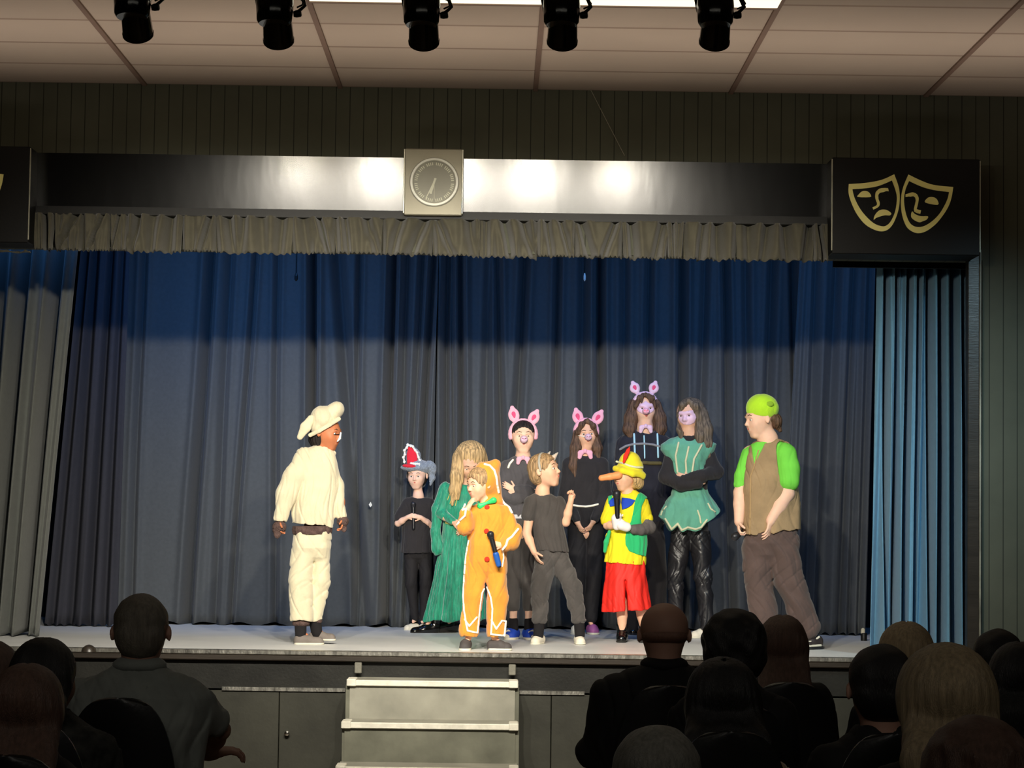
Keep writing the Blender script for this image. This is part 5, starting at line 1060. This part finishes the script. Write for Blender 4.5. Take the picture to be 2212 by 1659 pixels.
# ------------------------------------------------------------------ 10. girl in green tunic, arms crossed
f = stage_fig(1492, 1378, 'person with long hair in a green pointed tunic over black, arms crossed', 'performers on the stage')
S = 515; R = rotm(yaw=-24, pitch=4, roll=-2); c = V3(1490, 899, 0)
J = dict(head=c, hh=68, R=R, neck=V3(1492, 940, 0), shL=V3(1458, 974, 0), shR=V3(1528, 976, -4), elL=V3(1440, 1034, 12), wrL=V3(1500, 1046, 38), elR=V3(1546, 1022, 6), wrR=V3(1486, 1034, 36),
         hpL=V3(1472, 1140, 0), hpR=V3(1512, 1140, 0), knL=V3(1462, 1240, 6), knR=V3(1516, 1240, 2), anL=V3(1460, 1356, 0), anR=V3(1526, 1356, 0), toeL=V3(1456, 1372, 14), toeR=V3(1510, 1372, 16),
         hdL=(D3(.95, -.2, -.2), D3(-.2, 0, -1), 1, 22, 34), hdR=(D3(-.95, -.2, -.2), D3(.2, 0, -1), -1, 22, 34), ears=False)
f.part('body', body_prims(J, S), M_sk, k=3.5, vox=1.4, keep='body')
face_parts(f, c, 68, R)
f.part('hair', [ell(V3(1496, 892, -8), (32, 33, 31)), chain([V3(1518, 896, 0), V3(1524, 930, 6), V3(1526, 960, 12), V3(1530, 986, 14)], [14, 17, 14, 6]), chain([V3(1472, 905, 10), V3(1470, 930, 16), V3(1472, 952, 18)], [7, 7, 4]), chain([V3(1512, 905, 10), V3(1512, 945, 20), V3(1508, 975, 26)], [11, 11, 4]), cap(V3(1500, 900, -14), V3(1508, 966, -16), 26, 26), dict(ell(V3(1480, 910, 28), (17, 28, 26)), op='-', k=3), cap(V3(1488, 868, 18), V3(1475, 878, 20), 4, 6), cap(V3(1475, 878, 20), V3(1468, 900, 10), 6, 5), cap(V3(1490, 868, 18), V3(1502, 880, 22), 4, 7), cap(V3(1502, 880, 22), V3(1509, 905, 16), 7, 7)], hairm('ash_brown_hair', (110, 96, 80)), k=6, disp=strands(V3(1496, 890, -4), 24, .9, 6, .04), vox=1.4)
f.patch('pig_half_mask', 'body', [(1468, 890), (1478, 892), (1486, 890), (1502, 888), (1506, 902), (1500, 916), (1490, 921), (1478, 920), (1470, 914), (1465, 902)], M_lilac, th=1.2, vox=.8)
M_black_top = M_tee
f.part('black_jumper', [loft([(940, 1492, 18, 0, 15), (950, 1492, 34, 0, 21), (975, 1491, 44, 0, 26), (1060, 1492, 38, 0, 28), (1150, 1494, 38, 0, 28)]), chain([V3(1457, 978, 0), V3(1440, 1032, 12), V3(1470, 1050, 32), V3(1506, 1048, 38)], [18, 16, 14, 11]), chain([V3(1528, 980, -4), V3(1548, 1022, 6), V3(1516, 1030, 34), V3(1478, 1036, 36)], [18, 16, 14, 10])], M_black_top, k=5, disp=wr(1.1, .05, 27))
M_tun = mat('green_tunic_cloth', (100, 168, 142), rough=.85, var=.10, vs=14, sheen=.25); M_crm = mat('cream_trim', (214, 212, 176), rough=.8, var=.05)
f.part('tunic_cape', [loft([(942, 1492, 22, 0, 17), (950, 1491, 44, 0, 25), (962, 1489, 60, 2, 30), (974, 1487, 58, 2, 31), (1000, 1487, 40, 4, 31), (1032, 1487, 34, 4, 30)], rip=.03, rn=6), dict(ell(V3(1490, 940, 12), (15, 18, 24)), op='-', k=3)], M_tun, k=4, keep='cape', disp=wr(.9, .07, 28))
zz10 = lambda P: [(1300+x/2.676, 800+y/2.676) for x, y in P]
for P in ([(443, 425), (425, 500), (436, 595)], [(500, 450), (482, 530), (486, 600)], [(575, 440), (530, 520), (518, 600)]): f.trim('cream_stripe', 'cape', zz10(P), 2.2, M_crm)
pts_hem = [(1423, 1116), (1436, 1128), (1449, 1150), (1462, 1138), (1470, 1152), (1483, 1146), (1500, 1150), (1512, 1146), (1524, 1130), (1545, 1118), (1565, 1098)]
def hem10(dx, dz):
    return 1152 - np.interp(dx+1494, [p[0] for p in pts_hem], [p[1] for p in pts_hem])
sk = f.part('tunic_skirt', [loft([(1052, 1492, 35, 0, 29), (1070, 1492, 42, 2, 33), (1100, 1493, 61, 2, 40), (1125, 1494, 70, 2, 44), (1152, 1494, 74, 2, 46)], rip=.05, rn=8, hem=hem10)], M_tun, k=3, keep='skirt', vox=1.4, disp=wr(.9, .06, 29))
f.trim('cream_hem', 'skirt', [(u, v-5.5) for u, v in pts_hem[1:-2]], 2.3, M_crm, parent=sk)
for P in ([(548, 815), (560, 850), (565, 885)], [(610, 775), (625, 805), (650, 822)], [(372, 792), (350, 820), (345, 840)]): f.trim('cream_stripe', 'skirt', zz10(P), 1.9, M_crm, parent=sk)
f.part('leather_look_trousers', [loft([(1110, 1494, 37, 0, 27), (1145, 1492, 38, 0, 25), (1172, 1492, 28, 0, 10)]), chain([V3(1472, 1160, 0), V3(1460, 1245, 6), V3(1460, 1352, 2)], [23, 19, 15]), chain([V3(1512, 1160, 0), V3(1519, 1245, 4), V3(1527, 1352, 2)], [24, 20, 15])], mat('black_leatherette', (34, 33, 36), rough=.38, spec=.5, bump=.3, bs=40), k=5, disp=wr(1.9, .05, 30, .9))
shoe(f, V3(1462, 1378, -14), V3(1454, 1378, 22), 20, 11, M_whiteS); shoe(f, V3(1532, 1378, -8), V3(1492, 1378, 14), 20, 11, M_whiteS)

# ------------------------------------------------------------------ 11. person in lime green beanie and brown waistcoat
f = stage_fig(1690, 1402, 'person in lime green beanie, brown waistcoat and baggy brown trousers, facing left', 'performers on the stage')
S = 545; R = rotm(yaw=-72, pitch=4); c = V3(1646, 908, 0)
J = dict(head=c, hh=80, R=R, neck=V3(1662, 950, 0), shL=V3(1626, 982, -16), shR=V3(1696, 980, 16), elL=V3(1603, 1066, -8), wrL=V3(1597, 1128, 12), elR=V3(1698, 1068, 26), wrR=V3(1662, 1126, 42), girth=1.18,
         hdL=(D3(-.05, .95, .3), D3(.95, .1, .1), 1, 55, 46), hdR=(D3(-.22, .95, .15), D3(-.8, 0, -.5), 1, 24, 50),
         hpL=V3(1640, 1165, -6), hpR=V3(1690, 1165, 8), knL=V3(1642, 1262, -4), knR=V3(1704, 1256, 12), anL=V3(1650, 1372, -4), anR=V3(1752, 1366, 6), toeL=V3(1634, 1392, 8), toeR=V3(1738, 1392, 14))
f.part('body', body_prims(J, S)+chain([J['shR']*.5+J['elR']*.5, J['elR'], J['elR']*.55+J['wrR']*.45, J['wrR']], [16, 17, 15.5, 10])+chain([J['shL']*.4+J['elL']*.6, J['elL'], J['wrL']], [13, 14, 10]), M_sk2, k=4, vox=1.5)
face_parts(f, c, 80, R)
M_lime = mat('lime_green_knit', (186, 240, 50), rough=.95, var=.05, bump=.3, bs=150, sheen=.3); M_gr = mat('bright_green_cotton', (118, 214, 76), rough=.85, var=.03)
be = f.part('beanie', [ell(V3(1650, 884, 0), (36, 32, 36), rotm(roll=4)), half(V3(1650, 902, 0), D3(-.10, 1))], M_lime, k=3, keep='beanie', vox=1.3, disp=wr(.6, .08, 31))
f.part('beanie_badge', [ell(V3(1663, 876, 33), (8, 6, 3))], mat('olive_badge', (140, 180, 50), var=.2), k=1, vox=.8, parent=be)
f.part('hair', [ell(V3(1680, 912, 0), (13, 17, 24)), ell(V3(1672, 906, 0), (14, 14, 26)), cap(V3(1684, 924, 4), V3(1688, 932, 4), 7, 4), dict(ell(V3(1652, 924, 14), (18, 18, 30)), op='-')], M_brown, k=4, vox=1.3, disp=strands(V3(1676, 905), 18, .9))
f.part('green_shirt', [loft([(952, 1664, 18, 0, 17), (960, 1664, 34, 0, 24), (975, 1664, 44, 0, 30), (1060, 1664, 48, 0, 36), (1120, 1664, 50, 0, 38)]), chain([V3(1697, 984, 16), V3(1703, 1014, 22), V3(1702, 1040, 26)], [25, 25, 25]), chain([V3(1624, 984, -14), V3(1607, 1030, -10), V3(1603, 1048, -8)], [19, 17, 15]), half(V3(1700, 1053, 0), D3(0.02, 1)) if False else dict(cap(V3(1580, 1072, 0), V3(1740, 1066, 0), 9, 9), op='-', k=1)], M_gr, k=5, disp=wr(1.1, .05, 32))
M_vest = mat('brown_linen', (158, 134, 102), rough=.9, var=.12, vs=12, bump=.2, bs=60)
f.part('waistcoat', [loft([(950, 1668, 20, -2, 19), (957, 1668, 38, 0, 27), (970, 1667, 48, 0, 33), (1010, 1666, 55, 0, 38), (1060, 1667, 61, 0, 43), (1110, 1667, 63, 0, 45), (1160, 1667, 64, 0, 45)], rip=.02, rn=6, hem=lambda dx, dz: 4*np.abs(np.sin(dx*.09))+.10*(dx+60)),
     dict(chain([V3(1690, 985, 60), V3(1702, 1000, 40)], [22, 22])[0], op='-', k=3), dict(cap(V3(1640, 975, 46), V3(1632, 1000, 42), 8, 2), op='-', k=2), dict(cap(V3(1697, 976, 22), V3(1706, 1020, 30), 24, 26), op='-', k=2), dict(cap(V3(1612, 976, -14), V3(1600, 1020, -8), 17, 17), op='-', k=2), dict(ell(V3(1658, 950, 8), (19, 13, 24)), op='-', k=2)], M_vest, k=5, keep='v', disp=wr(1.4, .04, 33))
f.patch('shirt_front', 'v', [(1624, 962), (1636, 957), (1654, 958), (1640, 985), (1629, 1008), (1626, 985)], M_gr, th=1.0, vox=.9)
f.trim('waistcoat_edge', 'v', zz10([(905, 470), (880, 560), (858, 620), (856, 760), (850, 950)]), 1.6, mat('tan_edge', (176, 146, 104), var=.1))
f.part('baggy_trousers', [loft([(1142, 1667, 60, 0, 40), (1175, 1668, 62, 2, 40), (1200, 1668, 56, 2, 30), (1220, 1668, 44, 2, 12)]), chain([V3(1636, 1190, -6), V3(1640, 1262, -4), V3(1652, 1330, -4), V3(1656, 1360, -4)], [33, 30, 30, 28]), chain([V3(1692, 1190, 8), V3(1706, 1256, 12), V3(1728, 1315, 8), V3(1746, 1356, 6)], [34, 32, 29, 26]), ], mat('brown_twill', (88, 72, 68), rough=.9, var=.12, vs=10, sheen=.15), k=6, disp=wr(2.6, .045, 34, 1.0), vox=1.7)
M_bshoe = mat('black_cream_trainer', (50, 44, 44), rough=.6, var=.3)
s_ = shoe(f, V3(1772, 1396, -8), V3(1730, 1402, 24), 24, 13, M_bshoe)
f.part('side_stripe', chain([V3(1768, 1376, 6), V3(1756, 1384, 14), V3(1744, 1386, 22)], [2.6]*3), M_whiteS, k=1, vox=.9, parent=s_)
shoe(f, V3(1668, 1398, -14), V3(1626, 1400, 12), 24, 13, M_bshoe)
microphone(f, V3(1582, 1164, 18), V3(1612, 1146, 4), 8, 'black microphone held down at the side by the person in the lime beanie')

# ------------------------------------------------------------------ the audience, seated with their backs to the camera
M_chair = mat('black_chair_plastic', (16, 16, 17), rough=.35, var=.05, bump=.05, spec=.5); M_leg = mat('dark_chair_tube', (30, 30, 32), rough=.3, metal=.6, var=0, bump=0)
def make_chair():
    e = empty('chair', (0, 0, 0))
    def shell(name, rows):     # rows of (x half, y, z), each row a slightly dished strip; closed slab
        n = 11; F, B = [], []
        for hw, y, z, ny, nz, dish in rows:
            for k in range(n):
                q = -1+2*k/(n-1); d = dish*q*q
                F.append((hw*q, y-ny*d, z-nz*d)); B.append((hw*q, y-ny*(d-.012)+0*q, z-nz*(d-.012)))
        m = MB(); N_ = len(F); v = F+B; f = []
        R_ = len(rows)
        for r in range(R_-1):
            for k in range(n-1):
                a = r*n+k; f += [(a, a+1, a+n+1, a+n), (N_+a, N_+a+n, N_+a+n+1, N_+a+1)]
        for r in range(R_-1):
            a = r*n; f.append((a, a+n, N_+a+n, N_+a)); a = r*n+n-1; f.append((a, N_+a, N_+a+n, a+n))
        for k in range(n-1):
            a = k; f.append((a, N_+a, N_+a+1, a+1)); a = (R_-1)*n+k; f.append((a, a+1, N_+a+1, N_+a))
        return m.add(v, f).build(name, M_chair, e, smooth=True)
    shell('seat', [(.17, .22, .435, 0, -1, .0), (.205, .18, .450, 0, -1, .012), (.215, .0, .440, 0, -1, .018), (.205, -.17, .445, 0, -1, .02), (.19, -.21, .455, 0, -1, .02)])
    rows = []
    for i in range(19):
        a_ = math.pi/2*i/18; q = math.sin(a_); z = .56+.48*q; hw = .205*max(.04, math.cos(a_)**.62)
        rows.append((hw, -.235-.05*q, z, -1, 0, .030))
    shell('backrest', rows)
    for sx_ in (-1, 1):
        MB().tube([(sx_*.19, .17, .43), (sx_*.215, .21, .012)], .012, 10).build('leg', M_leg, e, smooth=True)
        MB().tube([(sx_*.185, -.242, .70), (sx_*.19, -.245, .50), (sx_*.195, -.22, .42), (sx_*.22, -.27, .012)], .012, 10).build('leg', M_leg, e, smooth=True)
        MB().tube([(sx_*.19, -.21, .43), (sx_*.19, .17, .43)], .010, 8).build('side_rail', M_leg, e, smooth=True)
    return e
chair0 = make_chair(); chair_used = [0]
def place_chair(x, y, label, rz=0):
    if not chair_used[0]: r = chair0; chair_used[0] = 1
    else:
        r = chair0.copy(); COL.objects.link(r)
        for ch in list(chair0.children):
            k = ch.copy(); COL.objects.link(k); k.parent = r
    r.location = (x, y, 0); r.rotation_euler = (0, 0, rz); tag(r, label, 'chair', 'audience chairs'); return r

def hairA(name, rgb, var=.3): return hairm(name, rgb, var)
def audience(u, vtop, Y, label, style, hairc, cloth, sh=.215, hh=.235, yaw=0, tilt=0, lean=0, skinm=None, trousers=None, collar=None, hairlen=.3, vol=1.0, chair=None, arms=True, gr=1.0, no_hair_extra=False, armR=None):
    m = FPX/Y; top = at(u, vtop, Y); v0 = vtop+top.z*m
    f = Fig('person', u, v0, (top.x, Y, 0), label, 'person', 'audience', vox=.0065*m)
    f.world_ = f.world; f.world = lambda V, f=f: (lambda W: W)(np.stack([(V[:, 0]-f.u0)*f.sc, -V[:, 2]*f.sc, (V[:, 1]+f.v0)*f.sc], 1))
    zt = top.z; P = lambda x, z, fwd=0: V3(u+x*m, v0-z*m, -fwd*m)       # metres: right, up, towards the stage
    h = hh*m; R = rotm(yaw=180+yaw, pitch=6, roll=tilt); c = P(lean*.3, zt-.125*hh/.235, .02)
    hip = .56; shz = zt-.30*hh/.235
    J = dict(nkr=1.5, head=c, hh=h, R=R, neck=P(0, shz+.03), shL=P(-sh*.74, shz-.045, 0), shR=P(sh*.74, shz-.045, 0), hpL=P(-.09, hip, 0), hpR=P(.09, hip, 0),
             knL=P(-.13, .53, .42), knR=P(.13, .53, .42), anL=P(-.13, .10, .44), anR=P(.13, .10, .44), toeL=P(-.14, .05, .58), toeR=P(.14, .05, .58),
             elL=P(-sh*.98, shz-.27, .08), elR=P(sh*.98, shz-.27, .08), wrL=P(-.10, hip+.10, .27), wrR=P(.10, hip+.10, .27),
             hdL=(np.array([.5, -.3, -.8]), np.array([0, -1, 0.]), -1, 25, .18*m), hdR=(np.array([-.5, -.3, -.8]), np.array([0, -1, 0.]), 1, 25, .18*m))
    if armR: J['elR'] = P(*armR[0]); J['wrR'] = P(*armR[1]); J['hdR'] = (np.array(armR[2]), np.array([0, -1., -.2]), 1, 30, .18*m)
    f.part('body', body_prims(J, 1.62*m*.92), skinm or M_ska, k=.012*m, keep='b')
    # jacket or jumper with sleeves
    rows = [(-(shz+.085), 0, .072, .01, .07), (-(shz+.060), 0, sh*.46, .01, .085), (-(shz+.02), 0, sh*.78, .01, .105), (-(shz-.03), 0, sh*.98, 0, .12), (-(shz-.12), 0, sh*.99, 0, .13), (-(shz-.32), 0, sh*.86*gr, .02, .135*gr), (-(hip-.06), 0, sh*.88*gr, .03, .15*gr)]
    rows = [(v0+a*m, u, b_*m, -d*m, e_*m) for a, _, b_, d, e_ in rows]
    pr = [loft(rows, n=2.3, rip=.015, rn=8), dict(ell(P(0, shz+.09, .01), (.062*m, .035*m, .062*m)), op='-', k=.01*m)]
    for q in 'LR':
        short = armR and q == 'R'; sp = J['sh'+q] + np.array([0, .005*m, 0])
        pr += chain([sp, J['el'+q]] if not short else [sp, sp*.35+J['el'+q]*.65], [.068*m*gr, .060*m*gr]) + ([] if short else chain([J['el'+q], J['wr'+q]], [.058*m*gr, .042*m]))
    top_ = f.part(cloth[1], pr, cloth[0], k=.03*m, disp=wr(.006*m, .03*600/m, int(u) % 17))
    if collar: f.part('collar', [ell(P(0, shz+.075, .0), (.092*m, .036*m, .085*m)), dict(ell(P(0, shz+.14, .03), (.066*m, .07*m, .070*m)), op='-')], collar, k=.01*m, parent=top_)
    tr = [chain([P(sx_*.085, hip, .0), P(sx_*.13, .54, .40)], [.095*m, .075*m])+chain([P(sx_*.13, .54, .40), P(sx_*.13, .12, .43)], [.072*m, .055*m]) for sx_ in (-1, 1)]
    f.part('trousers', tr, trousers or M_dkt, k=.02*m, vox=.01*m)
    for sx_ in (-1, 1): f.part('shoe', [cap(P(sx_*.13, .045, .40), P(sx_*.14, .04, .60), .042*m, .036*m), half(P(0, 0.0, 0), (0, -1, 0))], M_blackS, k=.01*m, vox=.01*m)
    hp = lambda x, y, z: c + R @ (np.array([x, y, z])*h)
    E = lambda x, y, z, r: ell(hp(x, y, z), np.array(r)*h*vol, R)
    dis = strands(c, 30, .007*h, int(u) % 7, .04)
    hv = .007*m
    if style == 'short':
        f.part('hair', cap_hair(c, h, R, grow=1.02*vol), hairc, k=.05*h, vox=hv, disp=(lambda X, Y_, Z: .011*h*np.sin(X*14/h+2*np.sin(Y_*9/h))*np.sin(Y_*17/h)*np.sin(Z*15/h)))
    elif style == 'bald':
        f.part('hair', [E(0, -.02, -.14, (.353, .16, .345)), dict(ell(hp(0, .30, .0), np.array([.9, .24, .9])*h, R), op='-', k=.04*h), dict(ell(hp(0, -.1, .34), np.array([.4, .5, .36])*h, R), op='-', k=.02*h), dict(ell(hp(0, -.25, -.3), np.array([.3, .10, .3])*h, R), op='-', k=.04*h)], hairc, k=.03*h, vox=hv)
    elif style == 'curly':
        f.part('hair', [E(0, .13, -.10, (.44, .44, .48)), E(0, -.12, -.16, (.42, .34, .36)), dict(ell(hp(0, -.16, .42), np.array([.3, .42, .36])*h, R), op='-')], hairc, k=.06*h, vox=hv, disp=(lambda X, Y_, Z: .025*h*np.sin(X*16/h+Y_*3/h)*np.sin(Y_*17/h+Z*5/h)*np.sin(Z*16/h)))
    elif style in ('long', 'bob', 'ponytail'):
        L = hairlen*m; b0 = hp(0, -.05, -.22)
        pr = [E(0, .14, -.08, (.40, .41, .46)), cap(hp(-.16, .0, -.16), hp(.16, .0, -.16), .27*h*vol, .27*h*vol)]
        if style == 'ponytail':
            pr += [E(0, -.08, -.22, (.32, .26, .26)), ell(hp(0, .02, -.56), (.10*h, .10*h, .10*h)), *chain([hp(0, .03, -.56), hp(0, -.35, -.72), hp(0, -.9, -.66)], [.09*h, .13*h, .05*h])]
        else:
            fl = .62
            dn = np.array([0, -1.0, 0])
            for sx_, w1 in ((-1, .22), (0, .26), (1, .22)):
                a = hp(sx_*.20*(-1 if False else 1), -.1, -.16); pr += chain([a, a+dn*L*.5+R@np.array([sx_*.08*h*vol, 0, -.26*h-(.06*m if hairlen > .18 else 0)]), a+dn*L+R@np.array([sx_*.08*h*vol, 0, -.30*h-(.085*m if hairlen > .18 else 0)])], [w1*h*vol, w1*h*vol*.95, (.10 if style == 'long' else .17)*h*vol], fl)
        pr += [dict(ell(hp(0, -.14, .42), np.array([.28, .44, .36])*h, R), op='-', k=.04*h)]
        if style == 'ponytail': f.part('hair_tie', [cap(hp(-.05, .03, -.50), hp(.05, .03, -.50), .05*h)], M_blackS, k=1, vox=hv)
        pr += [dict(cap(hp(0, .56, .2), hp(0, .52, -.45), .02*h), op='-', k=.03*h)]
        f.part('hair', pr, hairc, k=.10*h, vox=hv, disp=dis)
    if chair is None or chair: place_chair(top.x, Y+.02, chair or 'black rounded-back chair under the ' + label.split('person ')[-1][:0] + 'seated person', 0)
    return f
M_ska = mat('audience_skin', (150, 114, 98), rough=.6, var=.06, bump=.03, sss=.08)
M_dkt = mat('dark_trousers', (22, 22, 26), rough=.9); M_jk = mat('black_jacket', (12, 12, 13), rough=.85, bump=.1)
M_gshirt = mat('grey_polo_shirt', (112, 116, 112), rough=.9, sheen=.1); M_tan = mat('tan_knit', (132, 110, 80), rough=.95, sheen=.3); M_flor = mat('dark_patterned_blouse', (34, 34, 32), rough=.9, var=.9, vs=22)
H_grey = hairA('short_grey_hair', (98, 92, 82)); H_stub = hairA('shaved_stubble', (112, 80, 66), .1); H_dk = hairA('near_black_hair', (14, 12, 12)); H_br = hairA('chestnut_hair', (84, 62, 52)); H_bl = hairA('ash_blonde_hair', (158, 138, 108)); H_lt = hairA('grey_blonde_hair', (134, 118, 92)); H_wh = hairA('white_grey_hair', (118, 116, 108))
G = 'seated person, back to camera, '
audience(305, 1285, 7.8, 'seated person with short grey hair and a pale grey shirt, left', 'short', H_grey, (M_gshirt, 'shirt'), sh=.238, hh=.245, collar=M_gshirt, chair=False, gr=1.05,
         armR=((.262, .90, .16), (.20, .80, .34), (.8, .1, -.5)), yaw=2)
place_chair(at(262, 1500, 7.6).x, 7.82, 'tall rounded black chair behind the grey-haired person in the pale shirt')
audience(98, 1380, 6.9, 'seated person with dark bob and dark patterned blouse, far left', 'bob', H_dk, (M_flor, 'blouse'), sh=.225, hairlen=.12, yaw=-18, chair='black chair under the person in the patterned blouse')
audience(-14, 1388, 7.8, 'seated person with reddish dark hair, cut off by the left picture edge', 'short', H_br, (M_jk, 'jacket'), sh=.17, chair='black chair at the left picture edge, second row')
audience(60, 1436, 6.0, 'seated person with long brown hair nearest the left picture edge', 'long', H_br, (M_jk, 'jumper'), sh=.20, hairlen=.34, yaw=-4, vol=1.0, chair='black chair under the long-haired person nearest the left edge')
audience(1436, 1299, 8.7, 'seated bald person in a black jacket, right of the stage steps', 'bald', H_stub, (M_jk, 'jacket'), sh=.262, hh=.245, collar=M_jk, chair='black chair with a pale rim behind the bald person in the jacket', gr=1.12)
audience(1587, 1325, 7.8, 'seated person with short dark curly hair, right of the bald person', 'curly', H_dk, (M_jk, 'jumper'), sh=.20, hh=.24, chair='black chair under the curly-haired person', vol=1.06)
audience(1691, 1330, 8.95, 'seated person with very long straight brown hair, right of the curly-haired person', 'long', H_br, (M_jk, 'jumper'), sh=.185, hh=.23, hairlen=.50, chair='black chair under the person with very long brown hair')
audience(1562, 1430, 6.9, 'seated person with thick dark hair and a tan knitted top', 'long', H_dk, (M_tan, 'knitted_top'), sh=.205, hh=.25, hairlen=.20, vol=1.10, chair='black chair under the person in the tan top')
audience(1420, 1577, 5.1, 'seated person with thin white-grey hair at the bottom edge of the picture', 'short', H_wh, (M_jk, 'jumper'), sh=.22, hh=.25, vol=1.06, chair='black chair under the white-haired person at the bottom edge')
audience(1905, 1398, 6.9, 'seated person with smooth near-black hair before the blue side curtain', 'short', H_dk, (M_jk, 'coat'), sh=.205, hh=.25, vol=1.05, chair='black chair under the smooth dark-haired person')
audience(1958, 1349, 8.7, 'seated person with an ash blonde bob against the blue side curtain', 'bob', H_bl, (M_jk, 'jumper'), sh=.20, hh=.24, hairlen=.10, vol=1.08, chair='black chair under the person with the ash blonde bob')
audience(2045, 1418, 6.0, 'seated person with big grey-blonde shoulder-length hair at lower right', 'long', H_lt, (M_jk, 'jumper'), sh=.21, hh=.25, hairlen=.24, vol=1.30, chair='black chair under the person with big grey-blonde hair')
audience(2160, 1362, 7.8, 'seated person with short dark hair right of the proscenium post', 'short', H_dk, (M_jk, 'jacket'), sh=.215, yaw=-20, chair='black chair right of the proscenium post')
audience(2204, 1389, 6.9, 'seated person with dark shoulder-length hair, cut off by the right picture edge', 'bob', H_dk, (M_jk, 'jumper'), sh=.185, hairlen=.14, chair='black chair at the right picture edge')
audience(2112, 1572, 5.1, 'seated person with curly brown hair at the bottom right corner', 'curly', H_br, (M_jk, 'jumper'), sh=.21, hh=.255, vol=1.14, chair='black chair at the bottom right corner')
